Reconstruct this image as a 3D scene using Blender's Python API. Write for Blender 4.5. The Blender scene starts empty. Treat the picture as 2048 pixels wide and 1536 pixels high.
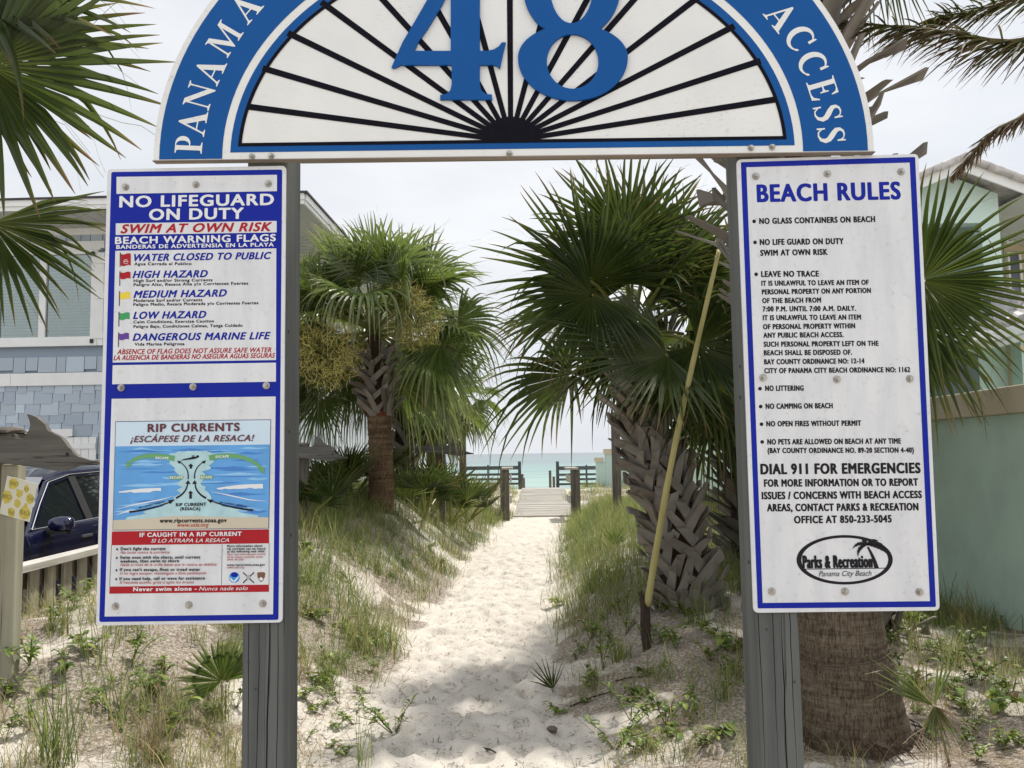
import bpy, math, random
import numpy as np
from mathutils import Vector, Matrix
from mathutils.geometry import tessellate_polygon

S = bpy.context.scene
C = S.collection
R = math.radians

# ------------------------------------------------------------------ camera
F_PX, ROLL, HOR = 1700.0, 0.0150, 139.3
EYE = np.array([0.0, 0.0, 1.6])
PITCH = math.atan(HOR / F_PX)
_U0 = np.array([0, -math.sin(PITCH), math.cos(PITCH)])
CF = np.array([0, math.cos(PITCH), math.sin(PITCH)])
_X0 = np.array([1.0, 0, 0])
CR = math.cos(ROLL) * _X0 - math.sin(ROLL) * _U0
CU = math.sin(ROLL) * _X0 + math.cos(ROLL) * _U0
cd = bpy.data.cameras.new('camera')
cam = bpy.data.objects.new('camera', cd)
C.objects.link(cam)
cd.sensor_width = 36.0
cd.lens = F_PX / 2048 * 36.0
cd.clip_start = 0.05
cd.clip_end = 60000
M = Matrix.Identity(4)
for i in range(3):
    M[i][0], M[i][1], M[i][2], M[i][3] = CR[i], CU[i], -CF[i], EYE[i]
cam.matrix_world = M
S.camera = cam

# ------------------------------------------------------------------ light, sky, exposure
SUN_AZ, SUN_EL = R(34), R(58)
sd = np.array([math.sin(SUN_AZ) * math.cos(SUN_EL), math.cos(SUN_AZ) * math.cos(SUN_EL), math.sin(SUN_EL)])
sl = bpy.data.lights.new('sun', 'SUN')
sl.energy = 4.4
sl.angle = R(3.0)
sl.color = (1.0, 0.95, 0.87)
sun = bpy.data.objects.new('sun', sl)
C.objects.link(sun)
sun.rotation_euler = Vector(sd).to_track_quat('Z', 'Y').to_euler()
sun.location = (20, 30, 40)

W = bpy.data.worlds.new('World')
S.world = W
W.use_nodes = True
wn, wl = W.node_tree.nodes, W.node_tree.links
wn.clear()
wo = wn.new('ShaderNodeOutputWorld')
bg = wn.new('ShaderNodeBackground')
bg.inputs['Strength'].default_value = 0.10
sky = wn.new('ShaderNodeTexSky')
sky.sky_type = 'NISHITA'
sky.sun_disc = False
sky.sun_elevation = SUN_EL
sky.sun_rotation = SUN_AZ
sky.dust_density = 2.0
hsv = wn.new('ShaderNodeHueSaturation')
hsv.inputs['Saturation'].default_value = 0.35
hsv.inputs['Value'].default_value = 1.3
wl.new(sky.outputs[0], hsv.inputs['Color'])
tc = wn.new('ShaderNodeTexCoord')
mp = wn.new('ShaderNodeMapping')
mp.inputs['Scale'].default_value = (1.0, 1.0, 2.6)
wl.new(tc.outputs['Generated'], mp.inputs['Vector'])
nz = wn.new('ShaderNodeTexNoise')
nz.inputs['Scale'].default_value = 2.3
nz.inputs['Detail'].default_value = 6
nz.inputs['Roughness'].default_value = 0.55
wl.new(mp.outputs[0], nz.inputs['Vector'])
cr = wn.new('ShaderNodeValToRGB')
cr.color_ramp.elements[0].position = 0.3
cr.color_ramp.elements[0].color = (6.7, 7.15, 7.85, 1)
cr.color_ramp.elements[1].position = 0.72
cr.color_ramp.elements[1].color = (9.2, 9.3, 9.4, 1)
wl.new(nz.outputs['Fac'], cr.inputs['Fac'])
# added brightening of the unseen landward sky (north), lifting sign fronts and wall
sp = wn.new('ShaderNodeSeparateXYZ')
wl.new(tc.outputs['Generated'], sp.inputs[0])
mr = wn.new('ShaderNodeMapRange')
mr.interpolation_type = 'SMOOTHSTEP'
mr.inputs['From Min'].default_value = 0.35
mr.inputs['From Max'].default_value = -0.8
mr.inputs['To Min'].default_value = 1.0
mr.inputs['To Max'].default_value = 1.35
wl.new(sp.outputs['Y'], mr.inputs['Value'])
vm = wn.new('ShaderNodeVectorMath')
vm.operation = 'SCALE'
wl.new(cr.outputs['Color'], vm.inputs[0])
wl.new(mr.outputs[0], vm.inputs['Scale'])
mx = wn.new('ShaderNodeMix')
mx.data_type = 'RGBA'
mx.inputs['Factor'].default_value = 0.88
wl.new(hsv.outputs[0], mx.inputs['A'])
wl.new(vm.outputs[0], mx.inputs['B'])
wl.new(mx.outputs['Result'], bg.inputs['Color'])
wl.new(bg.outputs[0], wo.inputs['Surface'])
S.view_settings.view_transform = 'Standard'
S.view_settings.look = 'None'
S.view_settings.gamma = 1
S.view_settings.exposure = 0.14
S.cycles.max_bounces = 8
S.cycles.transparent_max_bounces = 12
S.cycles.use_denoising = True

# ------------------------------------------------------------------ helpers
rs = np.random.RandomState(7)
random.seed(7)


def ray(px, py):
    d = CF + CR * (px - 1024) / F_PX - CU * (py - 768) / F_PX
    return d


def at(px, py, Y):
    """the point of the vertical plane y = Y seen at this pixel of the photograph"""
    d = ray(px, py)
    return EYE + d * (Y / d[1])


def unit(v):
    v = np.asarray(v, float)
    return v / (np.linalg.norm(v) + 1e-12)


def wmat(o):
    m_ = Matrix.Translation(o.location) @ o.rotation_euler.to_matrix().to_4x4() @ Matrix.Diagonal((*o.scale, 1))
    if o.parent is not None:
        m_ = wmat(o.parent) @ o.matrix_parent_inverse @ m_
    return m_


class MB:
    def __init__(self):
        self.v, self.f, self.m, self.c = [], [], [], []
        self.n = 0

    def add(self, v, f, m=0, col=None):
        v = np.asarray(v, float).reshape(-1, 3)
        self.v.append(v)
        o = self.n
        for q in f:
            self.f.append(tuple(int(i) + o for i in q))
        self.m += [m] * len(f)
        if col is None:
            col = np.zeros((len(v), 4))
        col = np.asarray(col, float)
        if col.ndim == 1:
            col = np.tile(col, (len(v), 1))
        self.c.append(col)
        self.n += len(v)

    def box(self, c, s, m=0, rot=None, col=None):
        c = np.asarray(c, float)
        h = np.asarray(s, float) / 2
        p = np.array([[x, y, z] for x in (-1, 1) for y in (-1, 1) for z in (-1, 1)]) * h
        if rot is not None:
            p = p @ np.asarray(rot).T
        self.add(p + c, [(0, 1, 3, 2), (4, 6, 7, 5), (0, 4, 5, 1), (2, 3, 7, 6), (0, 2, 6, 4), (1, 5, 7, 3)], m, col)

    def beam(self, a, b, w, h, up=(0, 0, 1), m=0, col=None):
        a, b = np.asarray(a, float), np.asarray(b, float)
        d = b - a
        L = np.linalg.norm(d)
        y = d / L
        x = unit(np.cross(y, up))
        z = np.cross(x, y)
        self.box((a + b) / 2, (w, L, h), m, np.stack([x, y, z], 1), col)

    def tube(self, pts, rad, n=10, m=0, col=None, cap=True, noise=0.0):
        pts = np.asarray(pts, float)
        k = len(pts)
        rad = np.broadcast_to(np.asarray(rad, float), (k,))
        t = np.gradient(pts, axis=0)
        t /= np.linalg.norm(t, axis=1)[:, None] + 1e-12
        ref = np.array([0.0, 1.0, 0.0]) if abs(t[0, 1]) < 0.8 else np.array([1.0, 0, 0])
        V = []
        for i in range(k):
            a = unit(np.cross(ref, t[i]))
            b = np.cross(t[i], a)
            ang = np.linspace(0, 2 * math.pi, n, endpoint=False)
            rr = rad[i] * (1 + noise * rs.uniform(-1, 1, n)) if noise else rad[i]
            V.append(pts[i] + np.outer(np.cos(ang) * rr, a) + np.outer(np.sin(ang) * rr, b))
        f = []
        for i in range(k - 1):
            for j in range(n):
                f.append((i * n + j, i * n + (j + 1) % n, (i + 1) * n + (j + 1) % n, (i + 1) * n + j))
        if cap:
            f.append(tuple(range(n))[::-1])
            f.append(tuple((k - 1) * n + j for j in range(n)))
        if col is not None and np.ndim(col) == 2:
            col = np.repeat(np.asarray(col), n, axis=0)
        self.add(np.concatenate(V), f, m, col)

    def poly(self, loops, fn, m=0, thick=0.0, back=None):
        """flat polygon (outer loop, then holes) given in (u, v); fn maps (u, v, depth) to a point"""
        flat = [p for L in loops for p in L]
        tris = tessellate_polygon([[Vector((p[0], p[1], 0)) for p in L] for L in loops])
        V = [fn(p[0], p[1], 0.0) for p in flat]
        F = [tuple(t) for t in tris]
        n = len(flat)
        if thick:
            V += [fn(p[0], p[1], thick) for p in flat]
            F += [tuple(i + n for i in t) for t in tris]
            o = 0
            for L in loops:
                k = len(L)
                for j in range(k):
                    a, b = o + j, o + (j + 1) % k
                    F.append((a, b, b + n, a + n))
                o += k
        self.add(V, F, m)

    def build(self, name, mats, parent=None, smooth=False, bevel=0.0):
        me = bpy.data.meshes.new(name)
        v = np.concatenate(self.v) if self.v else np.zeros((0, 3))
        org = np.zeros(3)
        if parent is not None:
            inv = np.array(wmat(parent).inverted())
            v = v @ inv[:3, :3].T + inv[:3, 3]
        me.from_pydata(v.tolist(), [], self.f)
        if not isinstance(mats, (list, tuple)):
            mats = [mats]
        for x in mats:
            me.materials.append(x)
        me.polygons.foreach_set('material_index', self.m)
        if smooth:
            me.polygons.foreach_set('use_smooth', [True] * len(self.f))
        ca = me.attributes.new('tint', 'FLOAT_COLOR', 'POINT')
        ca.data.foreach_set('color', np.concatenate(self.c).ravel() if self.c else [])
        me.update()
        o = bpy.data.objects.new(name, me)
        C.objects.link(o)
        if parent is not None:
            o.parent = parent
            o.matrix_parent_inverse = Matrix.Identity(4)
        if bevel:
            b = o.modifiers.new('bevel', 'BEVEL')
            b.width = bevel
            b.segments = 2
            b.limit_method = 'ANGLE'
        return o


def thing(name, label, cat, loc=(0, 0, 0), group=None):
    o = bpy.data.objects.new(name, None)
    C.objects.link(o)
    o.location = tuple(float(a) for a in loc)
    o.empty_display_size = 0.1
    o['label'] = label
    o['category'] = cat
    if group:
        o['group'] = group
    return o


def tag(o, label, cat, group=None):
    o['label'] = label
    o['category'] = cat
    if group:
        o['group'] = group
    return o


# value noise
_tab = np.random.RandomState(3).rand(256, 256)


def vn(x, y, s=0):
    x = np.asarray(x, float) + s * 17.3
    y = np.asarray(y, float) + s * 9.1
    xi, yi = np.floor(x).astype(int), np.floor(y).astype(int)
    fx, fy = x - xi, y - yi
    fx = fx * fx * (3 - 2 * fx)
    fy = fy * fy * (3 - 2 * fy)
    a, b = _tab[xi % 256, yi % 256], _tab[(xi + 1) % 256, yi % 256]
    c, d = _tab[xi % 256, (yi + 1) % 256], _tab[(xi + 1) % 256, (yi + 1) % 256]
    return (a * (1 - fx) + b * fx) * (1 - fy) + (c * (1 - fx) + d * fx) * fy


def fbm(x, y, s=0, o=4):
    t, a, n = 0, 0.5, 0
    for i in range(o):
        t = t + a * vn(x * 2 ** i, y * 2 ** i, s + i)
        n += a
        a *= 0.5
    return t / n


def ss(t):
    t = np.clip(t, 0, 1)
    return t * t * (3 - 2 * t)


# ------------------------------------------------------------------ materials
def newmat(name):
    m = bpy.data.materials.new(name)
    m.use_nodes = True
    n, l = m.node_tree.nodes, m.node_tree.links
    return m, n, l, n['Principled BSDF']


def _noise(n, l, coord, scale, detail=4, vec=(1, 1, 1), rough=0.6):
    t = n.new('ShaderNodeTexCoord')
    mp = n.new('ShaderNodeMapping')
    mp.inputs['Scale'].default_value = vec
    l.new(t.outputs[coord], mp.inputs['Vector'])
    z = n.new('ShaderNodeTexNoise')
    z.inputs['Scale'].default_value = scale
    z.inputs['Detail'].default_value = detail
    z.inputs['Roughness'].default_value = rough
    l.new(mp.outputs[0], z.inputs['Vector'])
    return z


def _ramp(n, l, src, stops):
    r = n.new('ShaderNodeValToRGB')
    e = r.color_ramp.elements
    while len(e) < len(stops):
        e.new(0.5)
    for i, (p, c) in enumerate(stops):
        e[i].position = p
        e[i].color = (*c, 1)
    l.new(src, r.inputs['Fac'])
    return r


def _mix(n, l, fac, a, b, mode='MIX'):
    x = n.new('ShaderNodeMix')
    x.data_type = 'RGBA'
    x.blend_type = mode
    for k, v in (('Factor', fac), ('A', a), ('B', b)):
        if isinstance(v, (int, float)):
            x.inputs[k].default_value = v
        elif isinstance(v, tuple):
            x.inputs[k].default_value = (*v, 1)
        else:
            l.new(v, x.inputs[k])
    return x.outputs['Result']


def _bump(n, l, p, src, strength, dist=0.01):
    b = n.new('ShaderNodeBump')
    b.inputs['Strength'].default_value = strength
    b.inputs['Distance'].default_value = dist
    l.new(src, b.inputs['Height'])
    l.new(b.outputs[0], p.inputs['Normal'])


def paint(name, col, rough=0.5, var=0.12, scale=6, bump=0.0, bscale=80, metal=0.0, coord='Object', spec=0.5):
    m, n, l, p = newmat(name)
    z = _noise(n, l, coord, scale, 6)
    lo = tuple(c * (1 - var) for c in col)
    hi = tuple(min(1, c * (1 + var)) for c in col)
    r = _ramp(n, l, z.outputs['Fac'], [(0.3, lo), (0.7, hi)])
    l.new(r.outputs['Color'], p.inputs['Base Color'])
    p.inputs['Roughness'].default_value = rough
    p.inputs['Metallic'].default_value = metal
    p.inputs['Specular IOR Level'].default_value = spec
    if bump:
        z2 = _noise(n, l, coord, bscale, 5)
        _bump(n, l, p, z2.outputs['Fac'], bump)
    return m


def wood(name, dark, light, axis=2, scale=14, rough=0.8, bump=0.5, cracks=True, stretch=0.05):
    m, n, l, p = newmat(name)
    vec = [1, 1, 1]
    vec[axis] = stretch
    z = _noise(n, l, 'Object', scale, 8, tuple(vec), 0.65)
    r = _ramp(n, l, z.outputs['Fac'], [(0.32, dark), (0.5, tuple((a + b) / 2 for a, b in zip(dark, light))), (0.68, light)])
    z1 = _noise(n, l, 'Object', 2.2, 5, (1, 1, 1))
    c = _mix(n, l, 0.55, r.outputs['Color'], _ramp(n, l, z1.outputs['Fac'], [(0.3, (0.42, 0.42, 0.42)), (0.7, (0.6, 0.6, 0.6))]).outputs['Color'], 'OVERLAY')
    hb = z.outputs['Fac']
    if cracks:
        vec2 = [1, 1, 1]
        vec2[axis] = 0.025
        z2 = _noise(n, l, 'Object', scale * 1.5, 3, tuple(vec2), 0.5)
        k = _ramp(n, l, z2.outputs['Fac'], [(0.485, (1, 1, 1)), (0.497, (0.25, 0.25, 0.25)), (0.51, (1, 1, 1))])
        z3 = _noise(n, l, 'Object', 3.0, 2, tuple(vec))
        k2 = _ramp(n, l, z3.outputs['Fac'], [(0.5, (1, 1, 1)), (0.58, (0, 0, 0))])
        k3 = _mix(n, l, 1.0, k.outputs['Color'], k2.outputs['Color'], 'LIGHTEN')
        c = _mix(n, l, 1.0, c, k3, 'MULTIPLY')
    l.new(c, p.inputs['Base Color'])
    p.inputs['Roughness'].default_value = rough
    p.inputs['Specular IOR Level'].default_value = 0.25
    _bump(n, l, p, hb, bump, 0.004)
    return m


def tinted(name, stops, g_var=0.3, rough=0.5, transl=0.0, b_col=None, spec=0.4, tcol=(0.25, 0.35, 0.05)):
    """colour from the 'tint' attribute: R runs along the stops, G varies brightness, B mixes towards b_col"""
    m, n, l, p = newmat(name)
    a = n.new('ShaderNodeAttribute')
    a.attribute_name = 'tint'
    s = n.new('ShaderNodeSeparateColor')
    l.new(a.outputs['Color'], s.inputs[0])
    r = _ramp(n, l, s.outputs['Red'], stops)
    v = n.new('ShaderNodeMapRange')
    v.inputs['To Min'].default_value = 1 - g_var
    v.inputs['To Max'].default_value = 1 + g_var
    l.new(s.outputs['Green'], v.inputs['Value'])
    h = n.new('ShaderNodeHueSaturation')
    l.new(v.outputs[0], h.inputs['Value'])
    l.new(r.outputs['Color'], h.inputs['Color'])
    c = h.outputs[0]
    if b_col:
        c = _mix(n, l, s.outputs['Blue'], c, b_col)
    l.new(c, p.inputs['Base Color'])
    p.inputs['Roughness'].default_value = rough
    p.inputs['Specular IOR Level'].default_value = spec
    if transl:
        t = n.new('ShaderNodeBsdfTranslucent')
        hh = n.new('ShaderNodeHueSaturation')
        hh.inputs['Value'].default_value = 1.7
        hh.inputs['Hue'].default_value = 0.485
        l.new(c, hh.inputs['Color'])
        l.new(hh.outputs[0], t.inputs['Color'])
        ms = n.new('ShaderNodeMixShader')
        ms.inputs[0].default_value = transl
        o = n['Material Output']
        l.new(p.outputs[0], ms.inputs[1])
        l.new(t.outputs[0], ms.inputs[2])
        l.new(ms.outputs[0], o.inputs['Surface'])
    return m


def glass(name, tint=(0.6, 0.7, 0.7), alpha=0.35, rough=0.05):
    m, n, l, p = newmat(name)
    t = n.new('ShaderNodeBsdfTransparent')
    t.inputs['Color'].default_value = (*tint, 1)
    g = n.new('ShaderNodeBsdfGlossy')
    g.inputs['Roughness'].default_value = rough
    f = n.new('ShaderNodeFresnel')
    f.inputs['IOR'].default_value = 1.5
    a = n.new('ShaderNodeMath')
    a.operation = 'ADD'
    a.use_clamp = True
    a.inputs[1].default_value = alpha * 0.3
    l.new(f.outputs[0], a.inputs[0])
    ms = n.new('ShaderNodeMixShader')
    l.new(a.outputs[0], ms.inputs[0])
    l.new(t.outputs[0], ms.inputs[1])
    l.new(g.outputs[0], ms.inputs[2])
    l.new(ms.outputs[0], n['Material Output'].inputs['Surface'])
    return m

# ------------------------------------------------------------------ ground, deck level, sea
PY = [-20, 0, 4.3, 6.5, 10, 15, 19, 27, 40, 200]
PXC = [-.33, -.33, -.31, -.30, -.14, .14, .68, .93, 1.4, 3]


def _sm(y, X, Yv):
    return (np.interp(y - .6, X, Yv) + 2 * np.interp(y, X, Yv) + np.interp(y + .6, X, Yv)) / 4


def path_x(y):
    return _sm(y, PY, PXC)


def path_w(y):
    return _sm(y, [0, 4, 6, 10, 15, 19, 27, 40], [.6, .52, .46, .50, .58, .6, .6, .6])


def path_z(y):
    return _sm(y, [0, 8, 12, 16, 19, 27, 28.5, 36, 60, 90], [0, 0, .06, .17, .22, .48, .4, -1.2, -2.4, -3.6])


def gz0(x, y):
    """height of the sand before the small bumps"""
    x, y = np.asarray(x, float), np.asarray(y, float)
    s = x - path_x(y)
    w = path_w(y)
    pz = path_z(y)
    hl = _sm(y, [0, 3.5, 4.7, 8, 12, 16, 20, 24, 28, 34, 60], [.2, .28, .5, .72, .85, .75, .5, .3, .1, 0, 0])
    ll = _sm(y, [0, 5, 9, 12, 20], [1.9, 1.9, 1.6, 1.3, 1.5])
    hr = _sm(y, [0, 4.4, 5.5, 6.8, 10, 15, 19, 24, 28, 34, 60], [.02, .1, .27, .45, .48, .42, .25, .08, .02, 0, 0])
    dl = np.maximum(0, -s - w)
    dr = np.maximum(0, s - w)
    zl = hl * ss(dl / ll)
    fl = ss((-3.2 - x) / .6) * ss((30 - y) / 6)
    zl = zl * (1 - fl) + (-.12 - pz) * fl
    zr = hr * ss(dr / 1.0)
    t = ss((dr - 1.1) / 1.9) * ss((14 - y) / 5)
    zr = zr * (1 - t) + np.minimum(zr, .22) * t
    return pz + np.where(s < 0, zl, zr)


def offpath(x, y):
    s = np.asarray(x) - path_x(np.asarray(y, float))
    return np.abs(s) - path_w(y)


def gz(x, y):
    x, y = np.asarray(x, float), np.asarray(y, float)
    d = ss(offpath(x, y) / .6)
    near = ss((60 - y) / 20)
    return gz0(x, y) + near * (d * (.16 * (fbm(x * 1.1, y * 1.1, 1, 3) - .5) + .07 * (fbm(x * 5, y * 5, 5, 3) - .5)) + .03 * (fbm(x * 3, y * 3, 9, 3) - .5))


def ground_at(px, py):
    d = ray(px, py)
    t = 2.0
    while t < 60:
        p = EYE + d * t
        if p[2] < gz(p[0], p[1]):
            return np.array([p[0], p[1], float(gz(p[0], p[1]))])
        t += 0.015
    return EYE + d * 30


def axis_pts(lo, a, b, hi, step, g=1.12):
    mid = list(np.arange(a, b, step))
    out, s, v = [], step, b
    while v < hi:
        out.append(v)
        s *= g
        v += s
    low, s, v = [], step, a - step
    while v > lo:
        low.append(v)
        s *= g
        v -= s
    return np.array([lo] + low[::-1] + mid + out + [hi])


gx = axis_pts(-400, -3.6, 4.3, 400, .034)
gy = axis_pts(-60, 3.0, 13.5, 90, .034, 1.03)
GX, GY = np.meshgrid(gx, gy, indexing='ij')
GZ = gz(GX, GY)
OP = offpath(GX, GY)
# footprints trodden into the path
fr = np.random.RandomState(11)
for k in range(900):
    yy = 3.0 + 14 * fr.rand() ** 1.3
    u = fr.uniform(-1.15, 1.15)
    xx = path_x(yy) + u * path_w(yy)
    a = fr.normal(0, .45)
    ln, wd = fr.uniform(.09, .15), fr.uniform(.045, .065)
    dp = fr.uniform(.005, .02)
    i0, i1 = np.searchsorted(gx, [xx - .4, xx + .4])
    j0, j1 = np.searchsorted(gy, [yy - .4, yy + .4])
    X, Y = GX[i0:i1, j0:j1] - xx, GY[i0:i1, j0:j1] - yy
    p, q = X * math.cos(a) + Y * math.sin(a), -X * math.sin(a) + Y * math.cos(a)
    r2 = np.sqrt((p / wd) ** 2 + (q / ln) ** 2)
    GZ[i0:i1, j0:j1] += dp * (-np.exp(-r2 ** 4 * .8) + .5 * np.exp(-((r2 - 1.5) / .45) ** 2))
ni, nj = GX.shape
V = np.stack([GX, GY, GZ], -1).reshape(-1, 3)
I = np.arange(ni * nj).reshape(ni, nj)
Q = np.stack([I[:-1, :-1], I[1:, :-1], I[1:, 1:], I[:-1, 1:]], -1).reshape(-1, 4)
me = bpy.data.meshes.new('ground')
me.vertices.add(len(V))
me.vertices.foreach_set('co', V.ravel())
me.loops.add(len(Q) * 4)
me.loops.foreach_set('vertex_index', Q.ravel())
me.polygons.add(len(Q))
me.polygons.foreach_set('loop_start', np.arange(len(Q)) * 4)
me.polygons.foreach_set('loop_total', np.full(len(Q), 4))
me.polygons.foreach_set('use_smooth', np.ones(len(Q), bool))
me.update(calc_edges=True)
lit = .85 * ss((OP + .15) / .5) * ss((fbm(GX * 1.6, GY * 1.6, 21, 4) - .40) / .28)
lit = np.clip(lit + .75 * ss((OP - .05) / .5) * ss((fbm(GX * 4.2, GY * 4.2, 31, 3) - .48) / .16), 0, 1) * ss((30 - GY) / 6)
col = np.zeros((ni * nj, 4))
col[:, 0] = lit.ravel()
ca = me.attributes.new('tint', 'FLOAT_COLOR', 'POINT')
ca.data.foreach_set('color', col.ravel())

m, n, l, p = newmat('sand')
a = n.new('ShaderNodeAttribute')
a.attribute_name = 'tint'
s_ = n.new('ShaderNodeSeparateColor')
l.new(a.outputs['Color'], s_.inputs[0])
z = _noise(n, l, 'Object', 3.0, 6)
base = _ramp(n, l, z.outputs['Fac'], [(.3, (.53, .485, .425)), (.7, (.66, .61, .545))]).outputs['Color']
z2 = _noise(n, l, 'Object', 55, 5, (1, 1, .5), .7)
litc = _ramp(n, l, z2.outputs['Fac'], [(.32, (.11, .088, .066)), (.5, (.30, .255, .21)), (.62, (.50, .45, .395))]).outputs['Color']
z3 = _noise(n, l, 'Object', 14, 4, (1, 1, 1), .7)
mul = n.new('ShaderNodeMath')
mul.operation = 'MULTIPLY_ADD'
l.new(s_.outputs['Red'], mul.inputs[0])
mul.inputs[1].default_value = 1.5
th = n.new('ShaderNodeMath')
th.operation = 'SUBTRACT'
l.new(z3.outputs['Fac'], th.inputs[0])
th.inputs[1].default_value = 0.98
l.new(th.outputs[0], mul.inputs[2])
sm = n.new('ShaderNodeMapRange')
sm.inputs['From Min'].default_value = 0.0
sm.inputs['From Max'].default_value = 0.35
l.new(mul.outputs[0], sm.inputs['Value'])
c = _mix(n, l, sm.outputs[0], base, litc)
# fine dark specks of plant debris in the clean sand
vo = n.new('ShaderNodeTexNoise')
tco = n.new('ShaderNodeTexCoord')
l.new(tco.outputs['Object'], vo.inputs['Vector'])
vo.inputs['Scale'].default_value = 120
vo.inputs['Detail'].default_value = 3
spk = _ramp(n, l, vo.outputs['Fac'], [(.645, (0, 0, 0)), (.70, (1, 1, 1))]).outputs['Color']
c = _mix(n, l, spk, c, (.20, .155, .115))
l.new(c, p.inputs['Base Color'])
p.inputs['Roughness'].default_value = .95
p.inputs['Specular IOR Level'].default_value = .1
zb = _noise(n, l, 'Object', 40, 6, (1, 1, 1), .7)
_bump(n, l, p, zb.outputs['Fac'], .75, .014)
me.materials.append(m)
ground = bpy.data.objects.new('ground', me)
C.objects.link(ground)
ground['kind'] = 'structure'

# the Gulf: shallow turquoise over pale sand, then deeper grey blue
m, n, l, p = newmat('sea_water')
t = n.new('ShaderNodeTexCoord')
sx = n.new('ShaderNodeSeparateXYZ')
l.new(t.outputs['Object'], sx.inputs[0])
zw = _noise(n, l, 'Object', .012, 4, (1, 2.5, 1))
ad = n.new('ShaderNodeMath')
ad.operation = 'MULTIPLY_ADD'
l.new(zw.outputs['Fac'], ad.inputs[0])
ad.inputs[1].default_value = 220
l.new(sx.outputs['Y'], ad.inputs[2])
lg = n.new('ShaderNodeMath')
lg.operation = 'LOGARITHM'
lg.inputs[1].default_value = 10
l.new(ad.outputs[0], lg.inputs[0])
mr_ = n.new('ShaderNodeMapRange')
mr_.inputs['From Min'].default_value = 2.1
mr_.inputs['From Max'].default_value = 3.6
l.new(lg.outputs[0], mr_.inputs['Value'])
r = _ramp(n, l, mr_.outputs[0], [(0, (.30, .40, .345)), (.2, (.22, .34, .305)), (.32, (.165, .28, .265)), (.42, (.155, .215, .23)), (1, (.155, .185, .21))])
wc = _noise(n, l, 'Object', .09, 7, (.22, 1.6, 1), .7)
cw = _mix(n, l, .8, r.outputs['Color'], _ramp(n, l, wc.outputs['Fac'], [(.36, (.62, .66, .68)), (.5, (.92, .94, .94)), (.62, (1.25, 1.22, 1.2))]).outputs['Color'], 'MULTIPLY')
l.new(cw, p.inputs['Base Color'])
p.inputs['Roughness'].default_value = .35
p.inputs['Specular IOR Level'].default_value = .35
wv = _noise(n, l, 'Object', .5, 6, (.35, 1.6, 1), .6)
wv2 = _noise(n, l, 'Object', .06, 4, (.3, 1.5, 1), .6)
mxw = n.new('ShaderNodeMath')
mxw.operation = 'MULTIPLY_ADD'
l.new(wv2.outputs['Fac'], mxw.inputs[0])
mxw.inputs[1].default_value = 3
l.new(wv.outputs['Fac'], mxw.inputs[2])
_bump(n, l, p, mxw.outputs[0], .6, .5)
sea = MB()
sea.add([(-40000, 40, -2.9), (40000, 40, -2.9), (40000, 50000, -2.9), (-40000, 50000, -2.9)], [(0, 1, 2, 3)])
sea = sea.build('sea', m)
sea['kind'] = 'structure'

# ------------------------------------------------------------------ the access gate: posts, arch and two sign panels
YAW = -0.018
GATE_Y = 2.2270
GU = np.array([math.cos(YAW), math.sin(YAW), 0])       # along the gate, to the right
GN = np.array([math.sin(YAW), -math.cos(YAW), 0])      # out of the gate, towards the street
GO = np.array([0, GATE_Y, 0])


def gp(u, v, d=0.0):
    """gate coordinates: along, up, towards the street"""
    return GO + GU * u + np.array([0, 0, v]) + GN * d


def on(px, py, off=0.0):
    """gate coordinates of the spot that stands at this pixel of the photograph"""
    d = ray(px, py)
    o = GO + GN * off
    t = ((o - EYE) @ GN) / (d @ GN)
    p = EYE + d * t - GO
    return np.array([p @ GU, p[2]])


M_WHITE = paint('sign_white', (.72, .73, .745), .45, .03, 3)
M_BLUE = paint('sign_blue', (.002, .014, .29), .5, .06, 4, spec=.2)
M_RED = paint('sign_red', (.38, .012, .02), .5, .06, 5, spec=.2)
M_BLACK = paint('sign_black', (.010, .009, .013), .5, .1, 5, spec=.2)
M_MAROON = paint('sign_maroon', (.10, .012, .02), .5, .1, 5)
M_ALU = paint('galvanised_steel', (.42, .40, .36), .38, .3, 90, .2, 200, .75)
M_SHEET = paint('aluminium_sheet', (.6, .6, .6), .4, .08, 10, 0, 80, .6)
M_YELLOW = paint('flag_yellow', (.75, .58, .03), .5, .05)
M_GREEN = paint('flag_green', (.03, .30, .09), .5, .05)
M_PURPLE = paint('flag_purple', (.10, .03, .28), .5, .05)
M_ARCHBLUE = paint('arch_blue', (.001, .078, .29), .5, .06, 5, spec=.2)
M_ARCHBLACK = paint('arch_black', (.005, .005, .010), .7, .3, 60, spec=.1)
# dirty white board of the arch: grey mildew in faint scuffed patches
m, n, l, p = newmat('arch_white')
z = _noise(n, l, 'Object', 5, 5)
k = _noise(n, l, 'Object', 60, 6, (1, 1, 3), .75)
k2 = _noise(n, l, 'Object', 3.1, 3)
mm = n.new('ShaderNodeMath')
mm.operation = 'MULTIPLY'
l.new(_ramp(n, l, k.outputs['Fac'], [(.56, (0, 0, 0)), (.72, (1, 1, 1))]).outputs['Color'], mm.inputs[0])
l.new(_ramp(n, l, k2.outputs['Fac'], [(.50, (0, 0, 0)), (.62, (.85, .85, .85))]).outputs['Color'], mm.inputs[1])
c = _mix(n, l, mm.outputs[0], _ramp(n, l, z.outputs['Fac'], [(.3, (.70, .705, .69)), (.7, (.77, .77, .75))]).outputs['Color'], (.30, .30, .29))
l.new(c, p.inputs['Base Color'])
p.inputs['Roughness'].default_value = .5
M_ARCHWHITE = m
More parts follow.
